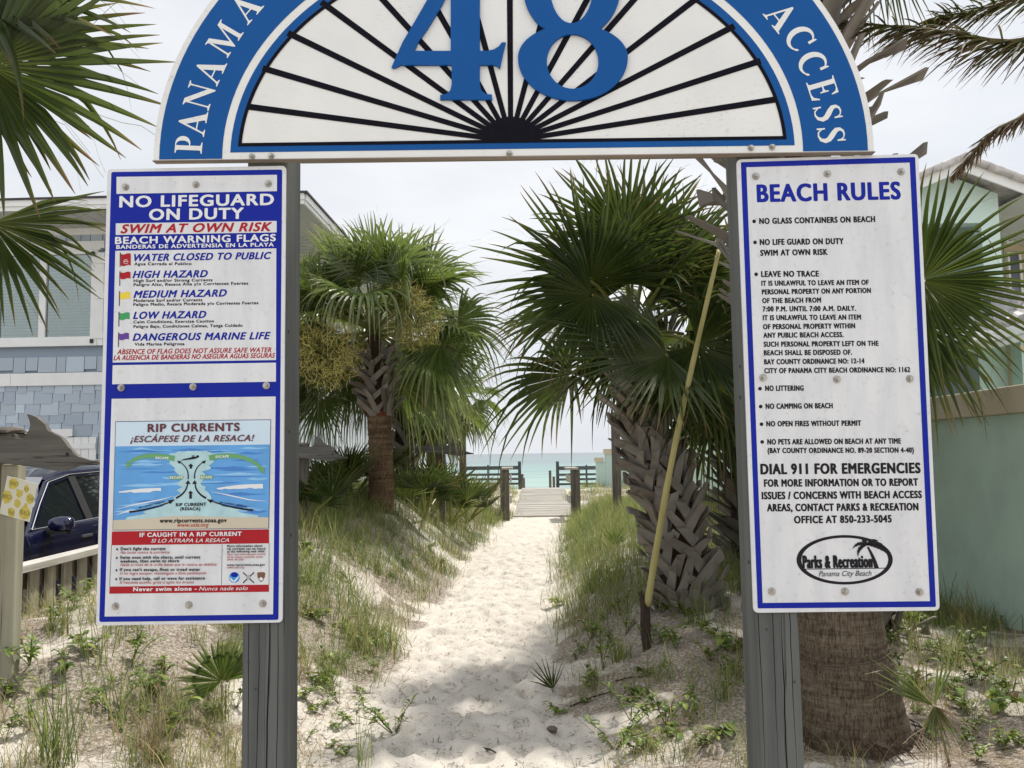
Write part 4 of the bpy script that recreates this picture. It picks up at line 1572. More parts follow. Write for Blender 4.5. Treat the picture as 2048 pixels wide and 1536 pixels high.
# -- the leaning booted palm right of the path
rg = np.random.RandomState(8)
YP = 6.8
b = at(1378, 1205, YP)
b[2] = float(gz(b[0], b[1]))
heart = at(1262, 690, YP - .1)
p3 = thing('sabal_palm', 'leaning sabal palm covered in criss-crossed grey boots, propped by a pole', 'palm tree', b, PG)
pts = [b - np.array([0, 0, .25]), at(1372, 1180, YP), at(1340, 1010, YP), at(1288, 850, YP), heart]
mb = MB()
mb.tube(curve_pts(pts, 20), np.interp(np.linspace(0, 1, 20), [0, .2, .5, .8, 1], [.20, .19, .165, .14, .09]), 18)
mb.build('trunk', M_FIBRE, p3)
boots(p3, pts, [.21, .215, .185, .16, .11], 25, 10, rg, .27, .078, .24, 37, .05, .92)
FT = np.array([0, -1.0, .25])
for (hx, hy, dY, ax, nr, L, sp_, dr, ns) in (
        (1182, 562, -.35, (-.62, .78, .1), (.1, .2, 1), .98, 4.6, .10, 48), (1265, 560, .1, (.0, 1, .05), (0, -.1, 1), 1.0, 4.2, .06, 46), (1352, 560, .25, (.5, .86, -.1), (-.2, 0, 1), .95, 4.0, .08, 44),
        (1185, 590, -.5, (-.80, -.5, .2), (0, .4, 1), .82, 4.0, .22, 40), (1335, 712, -.65, (-.97, -.08, .3), (0, .75, .8), 1.02, 3.3, .12, 46), (1395, 690, -.3, (.7, -.35, .2), (0, .6, 1), .9, 4.4, .25, 44),
        (1335, 760, -.2, (.1, -.95, .1), (-.1, .3, 1), .5, 3.2, .3, 30), (1300, 500, .4, (.15, .95, -.2), (0, .2, 1), .95, 4.4, .15, 40),
        (1390, 610, .4, (.85, .3, -.2), (-.2, .4, 1), .95, 4.4, .2, 42), (1240, 700, .3, (-.9, -.3, -.1), (0, .4, 1), .7, 3.4, .3, 32), (1420, 760, .1, (.7, -.7, 0), (0, .4, 1), .85, 4.2, .4, 38),
        (1250, 480, -.1, (-.3, .95, .1), (.2, 0, 1), .9, 4.4, .12, 42)):
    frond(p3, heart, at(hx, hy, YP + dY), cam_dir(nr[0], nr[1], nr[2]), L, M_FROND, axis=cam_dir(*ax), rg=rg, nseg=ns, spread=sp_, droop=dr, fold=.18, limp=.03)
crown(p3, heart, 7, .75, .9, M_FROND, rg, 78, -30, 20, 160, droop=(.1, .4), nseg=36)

# -- the big palm behind the rules sign
rg = np.random.RandomState(12)
YP = 4.46
b = at(1706, 1500, YP)
b[2] = float(gz(b[0], b[1]))
h4 = at(1585, -120, YP)
p4 = thing('sabal_palm', 'thick palm trunk rising behind the beach rules sign from a flared root base', 'palm tree', b, PG)
pts = [b - np.array([0, 0, .2]), at(1706, 1495, YP), at(1690, 1330, YP), at(1676, 1230, YP), at(1610, 720, YP), at(1585, 500, YP)]
P4T = [.34, .30, .235, .21, .205, .20]
trunk(p4, pts, P4T, M_BARK, rg, 90, 36)
up4 = [at(1600, 650, YP), at(1582, 380, YP), at(1590, 40, YP), h4]
mb = MB()
mb.tube(curve_pts(up4, 12), [.2] * 8 + [.18, .16, .14, .12], 16)
mb.build('crown_core', M_FIBRE, p4)
boots(p4, up4, [.205, .21, .2, .15], 17, 9, rg, .38, .075, .75, 20, .02, .95, .25)
mb = MB()
for i in range(90):                                        # roots and torn fibre round the foot
    th = rg.uniform(0, 6.28)
    r0 = rg.uniform(.28, .31)
    q0 = np.array([b[0] + r0 * math.cos(th), b[1] + r0 * math.sin(th), b[2] + rg.uniform(.01, .06)])
    r1 = r0 + rg.uniform(.03, .11)
    q1 = np.array([b[0] + r1 * math.cos(th + .15), b[1] + r1 * math.sin(th + .15), b[2] - .03])
    mb.tube([q0, (q0 + q1) / 2 + [0, 0, .015], q1], [.003, .003, .002], 4)
mb.build('roots', M_FIBRE, p4)
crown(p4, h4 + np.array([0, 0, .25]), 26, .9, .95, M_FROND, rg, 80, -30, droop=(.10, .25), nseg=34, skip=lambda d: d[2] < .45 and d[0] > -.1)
for (hx, hy, ax) in ((1770, -130, (.1, -1, .1)), (1725, -150, (.0, -1, -.1))):
    frond(p4, h4, at(hx, hy, YP + .1), cam_dir(.2, .1, 1), .74, M_FROND, axis=cam_dir(*ax), rg=rg, nseg=9, spread=.55, droop=.05, limp=0)

# -- booted palm in the shade behind the right post
rg = np.random.RandomState(18)
YP = 8.8
b = at(1492, 1075, YP)
b[2] = float(gz(b[0], b[1]))
h5 = at(1478, 690, YP)
p5 = thing('sabal_palm', 'booted palm trunk showing as a narrow strip behind the right sign post', 'palm tree', b, PG)
pts = [b - np.array([0, 0, .25]), at(1490, 900, YP), h5]
mb = MB()
mb.tube(curve_pts(pts, 14), .16, 14)
mb.build('trunk', M_FIBRE, p5)
boots(p5, pts, [.2, .2, .16], 18, 9, rg, .32, .085, .75, 26, 0, .9)
crown(p5, h5, 22, .85, .92, M_FROND, rg, 72, -60, droop=(.15, .6), nseg=34)

# -- palm right of the rules sign
rg = np.random.RandomState(28)
YP = 6.4
b = at(1752, 1262, YP)
b[2] = float(gz(b[0], b[1]))
h7 = at(1735, 600, YP)
p7 = thing('sabal_palm', 'palm hidden by the rules sign, its wide fan spread before the green house', 'palm tree', b, PG)
pts = [b - np.array([0, 0, .2]), at(1745, 960, YP), h7]
mb = MB()
mb.tube(curve_pts(pts, 14), .1, 14)
mb.build('trunk', M_FIBRE, p7)
boots(p7, pts, [.14, .12, .11], 16, 7, rg, .32, .075, .45, 28, .02, .9)
frond(p7, h7, at(1842, 560, YP - .4), cam_dir(-.1, .25, 1), 1.0, M_FROND, axis=cam_dir(.96, .2, .12), rg=rg, nseg=46, spread=4.4, droop=.08, fold=.12)
frond(p7, h7, at(1836, 640, YP - .1), cam_dir(-.1, .5, 1), .85, M_FROND, axis=cam_dir(.75, -.62, .1), rg=rg, nseg=22, spread=2.6, droop=.3, fold=.12)
frond(p7, h7, at(1840, 690, YP + .3), cam_dir(-.1, .5, 1), .7, M_FROND, axis=cam_dir(.5, -.8, .1), rg=rg, nseg=16, spread=2.0, droop=.4, fold=.12)
crown(p7, h7, 8, .5, .7, M_FROND, rg, 50, -20, 100, 230, droop=(.1, .4), nseg=30)

# -- near palm at the left edge
rg = np.random.RandomState(41)
YP = 3.6
b = np.array([-3.15, 4.1, 0.0])
b[2] = float(gz(b[0], b[1]))
h9 = np.array([-3.05, 4.0, 2.95])
p9 = thing('sabal_palm', 'near palm reaching in at the left edge above the fence', 'palm tree', b, PG)
trunk(p9, [b - [0, 0, .3], (b + h9) / 2, h9], [.2, .17, .16], M_BARK, rg, 40, 20)
for (hx, hy, Y, ax, nr, L, sp_, dr, ns) in (
        (-28, 130, 3.3, (.84, -.48, .12), (-.15, .3, 1), .80, 4.3, .05, 40), (-70, -12, 3.5, (1, .06, .05), (0, .55, 1), .90, 2.3, .04, 24), (-18, 446, 4.0, (.80, -.60, .1), (-.1, .5, 1), .64, 2.2, .16, 26),
        (-62, 95, 3.6, (.8, -.55, .1), (-.2, .3, 1), .84, 3.6, .06, 34)):
    frond(p9, h9, at(hx, hy, Y), cam_dir(*nr), L, M_FROND, axis=cam_dir(*ax), rg=rg, nseg=ns, spread=sp_, droop=dr, fold=.10, tj=.5, limp=.14)
crown(p9, h9, 12, .8, .85, M_FROND, rg, 70, -50, 120, 235, droop=(.1, .4), nseg=32)


# -- feather palm beyond the right edge, its dry lower leaves hanging in
def feather(parent, pts, L, nl, rg, dead=0.0, wd=.012, hang=.3):
    P = curve_pts(pts, nl)
    T = np.gradient(P, axis=0)
    T /= np.linalg.norm(T, axis=1)[:, None]
    mb = MB()
    mb.tube(P[::6], np.linspace(.02, .005, len(P[::6])), 6, 0, (.5, .5, 1, 0))
    for i in range(2, nl):
        s = i / nl
        for sg in (-1, 1):
            for rep in range(2):
                x = unit(np.cross(T[i], [0, 0, 1]))
                y = np.cross(x, T[i])
                ll = L * (.45 + .8 * math.sin(math.pi * min(1, s * .85 + .15))) * rg.uniform(.7, 1.1)
                d = unit(T[i] * rg.uniform(.5, 1.0) + x * sg * rg.uniform(.35, .9) + y * rg.uniform(-.35, .55))
                if dead:
                    d = unit(T[i] * .9 + x * sg * .3 + np.array([0, 0, -.3]) + rg.normal(0, .2, 3))
                q = [P[i]]
                for k in range(3):
                    q.append(q[-1] + d * ll / 3)
                    d = unit(d + np.array([0, 0, -hang * rg.uniform(.2, 1)]))
                q = np.array(q)
                o = unit(np.cross(d, rg.normal(0, 1, 3))) * wd / 2
                w = np.array([.8, 1, .7, .12])[:, None] * o
                VV = np.stack([q - w, q + w], 1).reshape(-1, 3)
                cc = np.zeros((8, 4))
                cc[:, 0] = np.repeat([.1, .4, .75, 1], 2) * .8 + dead * .3 + rg.uniform(-.1, .15)
                cc[:, 1] = rg.rand()
                cc[:, 2] = dead * rg.uniform(.3, 1)
                mb.add(VV, [(2 * j, 2 * j + 1, 2 * j + 3, 2 * j + 2) for j in range(3)], 0, np.clip(cc, 0, 1))
    return mb.build('frond', M_PINNATE, parent)


rg = np.random.RandomState(51)
b = np.array([3.42, 4.55, 0])
b[2] = float(gz(b[0], b[1]))
h8 = at(2290, -30, 4.55)
p8 = thing('feather_palm', 'feather leaved palm reaching in from the right with browning lower fronds', 'palm tree', b)
trunk(p8, [b - [0, 0, .3], (b + h8) / 2, h8], [.2, .16, .14], M_BARK, rg, 40, 18)
feather(p8, [h8, at(2060, 78, 4.5), at(1880, 62, 4.45), at(1700, 44, 4.4)], .30, 90, rg, .25)
feather(p8, [h8, at(2120, -25, 4.8), at(1960, 20, 4.8), at(1880, 40, 4.8)], .28, 70, rg, 0)
feather(p8, [h8, at(2080, 205, 4.5), at(1985, 265, 4.4), at(1912, 345, 4.35)], .15, 80, rg, 1.0, .01, .25)
feather(p8, [h8, at(2350, -200, 4.6), at(2250, -300, 4.8)], .3, 50, rg, 0)
feather(p8, [h8, at(2500, -60, 4.6), at(2700, 100, 4.8)], .3, 50, rg, 0)
feather(p8, [h8, at(2200, -200, 5.2), at(2100, -180, 6)], .3, 50, rg, 0)

# ------------------------------------------------------------------ the blue shingled house on the left
M_SHINGLE = tinted('blue_shingle', [(0, (.35, .41, .48)), (.5, (.41, .475, .545)), (1, (.47, .535, .60))], .14, .7, 0, (.18, .24, .32), .3)
M_TRIM = paint('white_trim', (.76, .77, .76), .5, .05, 4, .08, 60)
M_SOFFIT = paint('grey_soffit', (.50, .51, .48), .6, .05, 4)
M_ROOFDARK = paint('dark_roof_shingle', (.06, .055, .055), .9, .4, 40, .5, 90)
M_HINGE = paint('black_hinge', (.01, .01, .01), .5)
M_GLASS = glass('window_glass', (.62, .74, .72), .55)
M_BLIND = paint('blind_slat', (.66, .77, .72), .6, .05)
M_ROOM = paint('dim_room', (.10, .11, .11), .9)
HA = R(1.9)
E1 = np.array([math.cos(HA), -math.sin(HA), 0])
E2 = np.array([math.sin(HA), math.cos(HA), 0])
HP = at(609, 387, 13.5)
HROT = np.stack([E1, E2, [0, 0, 1]], 1)


def hp_(a, b_, z):
    return np.array([HP[0], HP[1], 0]) + E1 * a + E2 * b_ + np.array([0, 0, z])


WB = 1.15                                             # depth of the eave


def hw(px, py):
    """front wall coordinates (along, height) at a pixel of the photograph"""
    d = ray(px, py)
    o = hp_(0, WB, 0)
    t = ((o - EYE) @ E2) / (d @ E2)
    q = EYE + d * t
    return (q - o) @ E1, q[2]


ZE = HP[2]
house = thing('shingle_house', 'pale blue shingled house with white trim and wide grey soffits behind the parked car', 'house', hp_(-6, 6, 0))


def hbox(mb, a0, a1, b0, b1, z0, z1, m=0, col=None):
    mb.box(hp_((a0 + a1) / 2, (b0 + b1) / 2, (z0 + z1) / 2), (a1 - a0, b1 - b0, z1 - z0), m, HROT, col)


mb = MB()                                             # shingle courses
zt, zb_ = ZE - .15 - .13, -.2
rgh = np.random.RandomState(2)
wz = [hw(-130, 493), hw(206, 694)]
lowz = [hw(-130, 862), hw(138, 990)]
hbox(mb, -12.5, -1.13, WB + .05, WB + .25, zb_, ZE - .16, 0, (.2, .5, .6, 0))
course = .185
z = zt
while z > .2:
    a = -9.4 + rgh.uniform(0, .2)
    while a < -1.15:
        w = rgh.choice([.17, .22, .27, .33])
        dz = rgh.choice([0, .035, .05, -.01])
        z0 = z - course - dz
        if not (wz[0][0] - .05 < a + w / 2 < wz[1][0] + .6 and wz[1][1] - .12 < z - .09 < wz[0][1] + .0) and not (hw(0, 746)[1] > z - .09 > hw(0, 771)[1]):
            c0 = hp_(a + w / 2, WB + .035 - .012, (z + .05 + z0) / 2)
            t_ = R(-2.5)
            rt = np.array([[1, 0, 0], [0, math.cos(t_), -math.sin(t_)], [0, math.sin(t_), math.cos(t_)]])
            mb.box(c0, (w - .012, .022, z + .05 - z0), 0, HROT @ rt, (rgh.rand(), rgh.rand(), 0, 0))
        a += w
    z -= course
mb.build('wall', M_SHINGLE, house)
mb = MB()
hbox(mb, -12.5, -1.1, WB - .01, WB + .05, zt, ZE - .155)
b0, b1 = hw(100, 746)[1], hw(100, 771)[1]
hbox(mb, -12.5, -5.5, WB - .02, WB + .05, b1, b0)
hbox(mb, -5.494, -1.1, WB - .02, WB + .05, b1, b0)
hbox(mb, -1.2, -1.05, WB - .025, WB + .15, 0, ZE - .16)
mb.build('trim_board', M_TRIM, house)
mb = MB()                                             # white boards and battens of the side wall
hbox(mb, -1.13, -1.10, WB + .16, 15, -.2, ZE - .16)
for i in range(46):
    hbox(mb, -1.10, -1.075, WB + .4 + i * .30, WB + .44 + i * .30, -.2, ZE - .17)
mb.build('side_wall', paint('side_board', (.60, .64, .67), .6, .04), house)
mb = MB()
ov = 1.1
for i in range(0, 110):                               # front soffit boards run out from the wall, side soffit boards across
    a0 = -12.6 + i * .105
    hbox(mb, a0, a0 + .099, .03, WB + .02, ZE - .165 - .003 * (i % 2), ZE - .15)
for i in range(110):
    b0 = WB + .03 + i * .125
    hbox(mb, -1.12, -.03, b0, b0 + .118, ZE - .165 - .003 * (i % 2), ZE - .15)
hbox(mb, -1.12, -.03, .03, WB + .02, ZE - .168, ZE - .15)
mb.build('soffit', M_SOFFIT, house)
mb = MB()
hbox(mb, -12.6, 0, -.03, .03, ZE - .10, ZE)
hbox(mb, -12.6, -.01, -.005, .03, ZE - .17, ZE - .10)
hbox(mb, -.03, .03, .031, 15.5, ZE - .10, ZE)
hbox(mb, -.03, .005, .031, 15.5, ZE - .17, ZE - .10)
mb.build('fascia', M_TRIM, house)
mb = MB()
rp = [hp_(-12.7, -.06, ZE + .001), hp_(.06, -.06, ZE + .001), hp_(.06, 15.6, ZE + .001), hp_(-12.7, 15.6, ZE + .001), hp_(-6.3, 6.3, ZE + 1.5), hp_(-6.3, 9.3, ZE + 1.5)]
rp2 = [q + np.array([0, 0, .03]) for q in rp]
mb.add(rp + rp2, [(0, 1, 7, 6), (1, 2, 8, 7), (2, 3, 9, 8), (3, 0, 6, 9), (6, 7, 10), (7, 8, 11, 10), (8, 9, 11), (9, 6, 10, 11), (3, 2, 1, 0)])
mb.build('roof', M_ROOFDARK, house)


def window(par, px0, py0, px1, py1, panes, head, slats=26, sill=.10):
    """a trimmed window from outer frame pixels; panes are px ranges"""
    a0, z1 = hw(px0, py0)
    a1, z0 = hw(px1, py1)
    f = MB()
    fr_ = .065
    hbox(f, a0, a1, WB - .03, WB + .06, z1 - fr_, z1)
    hbox(f, a0, a1, WB - .03, WB + .06, z0, z0 + fr_)
    xs_ = [a0] + [v for pq in panes for v in (hw(pq[0], 600)[0], hw(pq[1], 600)[0])] + [a1]
    for i in range(0, len(xs_), 2):
        hbox(f, xs_[i], xs_[i + 1], WB - .028, WB + .058, z0 + fr_, z1 - fr_)
    hbox(f, a0 - .05, a1 + .12, WB - .05, WB + .03, z1 + .03, z1 + .16)
    hbox(f, a0 - .03, a1 + .05, WB - .045, WB + .03, z1 + .001, z1 + .03)
    hbox(f, a0 - .05, a1 + .03, WB - .06, WB + .03, z0 - sill, z0 - .001)
    o = f.build('window', M_TRIM, par)
    for i in range(1, len(xs_) - 1, 2):
        g = MB()
        hbox(g, xs_[i], xs_[i + 1], WB + .012, WB + .018, z0 + fr_, z1 - fr_)
        g.build('pane', M_GLASS, o)
        s = MB()
        hbox(s, xs_[i], xs_[i + 1], WB + .043, WB + .046, z0 + fr_, z1 - fr_, 1)
        nn = slats
        for k in range(nn):
            zz = z0 + fr_ + (z1 - z0 - 2 * fr_) * (k + .5) / nn
            t_ = R(62)
            rt = np.array([[1, 0, 0], [0, math.cos(t_), -math.sin(t_)], [0, math.sin(t_), math.cos(t_)]])
            s.box(hp_((xs_[i] + xs_[i + 1]) / 2, WB + .031, zz), (xs_[i + 1] - xs_[i] - .01, .05, .003), 0, HROT @ rt)
        s.build('blind', [M_BLIND, M_ROOM], o)
    return o


window(house, -120, 508, 193, 680, [(-110, -12), (0, 80), (93, 183)], 0)


def shutter(par, px0, py0, px1, py1, hinges):
    a0, z1 = hw(px0, py0)
    a1, z0 = hw(px1, py1)
    s = MB()
    k = 4
    for i in range(k):
        w = (a1 - a0) / k
        hbox(s, a0 + i * w + .004, a0 + (i + 1) * w - .004, WB - .045, WB - .02, z0, z1)
    for zz in (z0 + .12, (z0 + z1) / 2, z1 - .2):
        hbox(s, a0 + .01, a1 - .01, WB - .065, WB - .0451, zz, zz + .10)
    o = s.build('shutter', M_TRIM, par)
    for hx, hy in hinges:
        aa, zz = hw(hx, hy)
        h = MB()
        hbox(h, aa - .03, aa + .025, WB - .085, WB - .055, zz - .035, zz + .035)
        h.build('hinge', M_HINGE, o)


shutter(house, 194, 506, 262, 690, [(190, 509), (187.5, 683)])
window(house, -90, 880, 130, 1010, [(-80, 10), (22, 118)], 0, 14)
shutter(house, 135, 875, 192, 1010, [])

# ------------------------------------------------------------------ parked car, dark blue
m, n, l, p = newmat('navy_car_paint')
p.inputs['Base Color'].default_value = (.007, .009, .052, 1)
p.inputs['Metallic'].default_value = .55
p.inputs['Roughness'].default_value = .28
p.inputs['Coat Weight'].default_value = 1
p.inputs['Coat Roughness'].default_value = .03
M_CAR = m
M_CARGLASS = paint('car_glass', (.012, .016, .018), .04, .02, 3, 0, 80, 0, 'Object', .7)
M_CHROME = paint('chrome', (.20, .21, .22), .6, .03, 3, 0, 80, 1)
M_RUBBER = paint('black_rubber', (.012, .012, .013), .6)
M_LAMP = paint('lamp_lens', (.5, .5, .52), .1, .05)
CX, CY0, CG = -5.32, 6.35, -.12


def cp(t, x, z):
    return np.array([CX + x, CY0 + t, CG + z])


car = thing('parked_car', 'dark blue car parked behind the picket fence in front of the shingled house', 'car', cp(2.3, 0, 0))
ts_ = [0, .12, .35, .8, 1.25, 1.6, 2.2, 2.9, 3.6, 4.2, 4.55, 4.68]
hwid = [.62, .80, .88, .92, .93, .935, .94, .94, .935, .92, .87, .80]
belt = [.78, .86, .92, .99, 1.04, 1.09, 1.10, 1.115, 1.13, 1.14, 1.12, 1.05]
mb = MB()
V, F = [], []
for t, w, zb in zip(ts_, hwid, belt):
    prof = [(w - .10, .30), (w - .02, .42), (w, .60), (w - .012, .74), (w + .004, .86), (w - .005, zb - .10), (w - .035, zb - .02), (w - .08, zb)]
    top = [(w * .55, zb + .03), (0, zb + .045)]
    ring = [(-x, z) for x, z in prof] + [(-x, z) for x, z in top[:1]] + [top[1]] + [(x, z) for x, z in top[:1]] + [(x, z) for x, z in prof[::-1]]
    V += [cp(t, x, z) for x, z in ring]
k = len(prof) * 2 + 3
for i in range(len(ts_) - 1):
    for j in range(k - 1):
        F.append((i * k + j, i * k + j + 1, (i + 1) * k + j + 1, (i + 1) * k + j))
    F.append((i * k + k - 1, i * k, (i + 1) * k, (i + 1) * k + k - 1))
F += [tuple(range(k))[::-1], tuple((len(ts_) - 1) * k + j for j in range(k))]
mb.add(V, F)
body = mb.build('body', M_CAR, car, smooth=True)
sm_ = body.modifiers.new('sub', 'SUBSURF')
sm_.levels = sm_.render_levels = 2


def gside(t, z, sx=1, off=0.0):
    """point of the side of the cabin: leans in towards the roof"""
    u = (z - 1.08) / (1.62 - 1.08)
    return cp(t, sx * (.865 - .20 * u - .03 * u * u + off), z)


roof_o = [(2.16, 1.55), (2.6, 1.63), (3.3, 1.66), (4.0, 1.63), (4.35, 1.58)]
mb = MB()
ring = []
for (t, z) in roof_o:
    row = [gside(t, z - .06, -1), gside(t, z - .02, -1, -.03)] + [cp(t, x, z + .035 - .035 * (x / .62) ** 2) for x in (-.5, -.25, 0, .25, .5)] + [gside(t, z - .02, 1, -.03), gside(t, z - .06, 1)]
    ring.append(row)
V = [q for r_ in ring for q in r_]
kk = len(ring[0])
mb.add(V, [(i * kk + j, i * kk + j + 1, (i + 1) * kk + j + 1, (i + 1) * kk + j) for i in range(len(ring) - 1) for j in range(kk - 1)])
ro = mb.build('roof', M_CAR, car, smooth=True)
for sx in (-1, 1):
    mb = MB()
    mb.tube([gside(2.5, 1.60, sx, -.03) + [0, 0, .07], gside(3.3, 1.63, sx, -.03) + [0, 0, .08], gside(4.1, 1.60, sx, -.03) + [0, 0, .07]], .018, 8)
    mb.build('roof_rail', M_CHROME, car)
    # side of the cabin: one plate with the window openings cut out
    fr_ = [(1.50, 1.06), (2.12, 1.515), (2.6, 1.585), (3.3, 1.605), (4.0, 1.58), (4.38, 1.50), (4.60, 1.08)]
    w1 = [(1.66, 1.10), (2.17, 1.475), (2.56, 1.535), (2.60, 1.11)]
    w2 = [(2.74, 1.11), (2.70, 1.545), (3.35, 1.56), (3.55, 1.545), (3.55, 1.125)]
    w3 = [(3.66, 1.13), (3.66, 1.54), (4.0, 1.525), (4.24, 1.46), (4.36, 1.15)]
    mb = MB()
    mb.poly([fr_, w1, w2, w3], lambda u, v, th_: gside(u, v, sx, -th_), 0, .03)
    mb.build('pillar_frame', M_CAR, car)
    for nm, wv in (('front', w1), ('rear', w2), ('quarter', w3)):
        mb = MB()
        mb.poly([wv], lambda u, v, th_: gside(u, v, sx, -.018))
        mb.build('side_window', M_CARGLASS, car)
    mb = MB()
    mb.poly([[(2.60, 1.10), (2.56, 1.55), (2.71, 1.555), (2.745, 1.10)]], lambda u, v, th_: gside(u, v, sx, .004 - th_), 0, .006)
    mb.build('window_post', M_RUBBER, car)
    mb = MB()
    mb.tube([gside(1.56, 1.085, sx, .012), gside(2.6, 1.10, sx, .012), gside(3.6, 1.12, sx, .012), gside(4.4, 1.145, sx, .012)], .006, 6)
    mb.tube([gside(1.56, 1.085, sx, .012), gside(1.85, 1.31, sx, .008), gside(2.14, 1.505, sx, .008), gside(2.6, 1.572, sx, .008), gside(3.4, 1.592, sx, .008)], .006, 6)
    mb.build('chrome_strip', M_CHROME, car)
    # door mirror
    c0 = gside(1.80, 1.12, sx, .17)
    mb = MB()
    V, F = [], []
    for i, (dx, s) in enumerate(((-.11, .5), (-.06, .85), (0, 1.0), (.06, .95), (.10, .72), (.115, .4))):
        for j in range(10):
            a = 2 * math.pi * j / 10
            ca_, sa_ = math.cos(a), math.sin(a)
            V.append(c0 + np.array([sx * dx, .075 * s * np.sign(ca_) * abs(ca_) ** .7, .075 * s * np.sign(sa_) * abs(sa_) ** .7]))
    for i in range(5):
        for j in range(10):
            F.append((i * 10 + j, i * 10 + (j + 1) % 10, (i + 1) * 10 + (j + 1) % 10, (i + 1) * 10 + j))
    F += [tuple(range(10)), tuple(50 + j for j in range(10))]
    mb.add(V, F)
    mo = mb.build('door_mirror', M_CAR, car, smooth=True)
    mb = MB()
    mb.box(c0 + [-.02 * sx, 0, -.082], (.2, .10, .03))
    mb.tube([c0 + [-.02 * sx, 0, -.08], gside(1.78, 1.06, sx, .01)], .022, 8)
    mb.build('mirror_base', M_RUBBER, mo)
    for tt in (.85, 3.72):
        mb = MB()
        mb.tube([cp(tt, sx * .72, .34), cp(tt, sx * .925, .34)], [.335, .335], 28)
        mb.tube([cp(tt, sx * .90, .34), cp(tt, sx * .945, .34)], [.35, .31], 28, 0, None, False)
        wh = mb.build('wheel', M_RUBBER, car, smooth=False)
        mb = MB()
        for q in range(10):
            a = 2 * math.pi * q / 10
            mb.beam(cp(tt, sx * .94, .34), cp(tt + .21 * math.cos(a), sx * .94, .34 + .21 * math.sin(a)), .03, .02, (1, 0, 0))
        mb.build('rim', M_CHROME, wh)
    mb = MB()
    mb.box(cp(2.45, sx * .945, .95), (.02, .2, .025))
    mb.build('door_handle', M_CHROME, car)
    mb = MB()
    for tt in (1.42, 2.66, 3.7):
        mb.tube([cp(tt, sx * .938, .42), cp(tt, sx * .944, .7), cp(tt, sx * .946, .95), cp(tt + .01, sx * .87, 1.09)], .004, 5)
    mb.build('door_gap', M_RUBBER, car)
    mb = MB()
    mb.box(cp(.1, sx * .62, .74), (.3, .1, .13), 0)
    mb.build('headlight', M_LAMP, car)
mb = MB()
ws = [cp(1.42, x, 1.075 + .02 * (1 - abs(x) / .8)) for x in (-.80, -.4, 0, .4, .80)] + [cp(2.14, x, 1.555 + .03 * (1 - abs(x) / .64)) for x in (.64, .32, 0, -.32, -.64)]
mb.add(ws, [(0, 1, 8, 9), (1, 2, 7, 8), (2, 3, 6, 7), (3, 4, 5, 6)])
wsh = mb.build('windshield', paint('windshield_sky_tint', (.24, .25, .27), .05, .02, 3, 0, 80, 0, 'Object', .7), car, smooth=True)  # pale base colour stands in for the sky reflected in the glass
mb = MB()
mb.box(cp(2.02, .50, 1.50), (.12, .03, .05), 0, None)
mb.build('toll_tag', M_LAMP, wsh)
mb = MB()
wr = [cp(4.62, x, 1.08) for x in (-.78, 0, .78)] + [cp(4.34, x, 1.57) for x in (.62, 0, -.62)]
mb.add(wr, [(0, 1, 4, 5), (1, 2, 3, 4)])
mb.build('rear_window', M_CARGLASS, car)

# ------------------------------------------------------------------ picket fence between the dune and the parking
M_GREYWOOD = wood('weathered_wood', (.085, .072, .058), (.20, .178, .15), 2, 18, .9, .6)
M_GREYWOODX = wood('weathered_board', (.085, .08, .072), (.19, .18, .165), 0, 18, .9, .6)
M_PICKET = wood('picket_wood', (.19, .17, .125), (.34, .315, .25), 2, 16, .85, .5)
M_PICKETY = wood('rail_wood', (.34, .32, .28), (.55, .53, .48), 1, 16, .8, .4)
M_GREENWOOD = wood('treated_wood', (.24, .225, .16), (.40, .38, .29), 2, 9, .8, .4)
FXX = -3.40
fence = thing('picket_fence', 'low weathered picket fence with a pale top rail in front of the car', 'fence', (FXX, 8, 0))
mb = MB()
pts = [(FXX - .02, 4.6, .86), (FXX, 5.6, .862), (FXX + .01, 7, .878), (FXX, 9, .885), (FXX, 12, .87), (FXX, 16.5, .88)]
for q0, q1 in zip(pts[:-1], pts[1:]):
    mb.beam(q0, q1, .14, .045)
mb.build('top_rail', M_PICKETY, fence)
mb = MB()
mb.beam((FXX - .05, 4.6, .76), (FXX - .05, 16.5, .78), .035, .12)
mb.build('back_rail', M_GREYWOOD, fence)
rgf = np.random.RandomState(6)
for i in range(51):
    y_ = 4.7 + i * .23
    mb = MB()
    t_ = rgf.normal(0, .02)
    mb.box((FXX + rgf.normal(0, .004), y_, .33), (.02, .12, 1.02), 0, np.array([[1, 0, 0], [0, math.cos(t_), -math.sin(t_)], [0, math.sin(t_), math.cos(t_)]]))
    mb.build('baluster', M_PICKET, fence)
for y_ in (6.3, 8.7, 11.1, 13.5, 15.9):
    mb = MB()
    mb.box((FXX - .12, y_, .3), (.09, .09, 1.06))
    mb.build('post', M_GREYWOOD, fence)

# ------------------------------------------------------------------ dolphin boards on posts
DPX = [(55, 829), (63, 831), (72, 835), (81, 841), (88, 848), (96, 862), (104, 866), (112, 869.5), (120, 874.5), (127, 880.5), (131, 886), (135, 892.5), (141, 899), (147.5, 906.5), (157, 913.5), (168, 917.5), (180, 920.5), (194, 923), (202.5, 926.5), (195, 929), (175, 930), (155, 931.5), (140.5, 937), (122, 942), (104, 940.5),
       (89, 937.5), (47, 931.5), (0, 926), (-60, 921), (-110, 913), (-145, 905), (-165, 912), (-185, 930), (-188, 915), (-178, 895), (-190, 872), (-184, 862), (-165, 878), (-145, 885), (-110, 878), (-60, 873), (0, 872.5), (43, 878), (53, 868), (58.5, 859), (61, 850), (59, 840)]
_dD = 4.5
DP = [at(x, y, _dD) for x, y in DPX]
D0_ = at(28, 905, _dD)
DL = [((q - D0_)[0], (q - D0_)[2]) for q in DP]
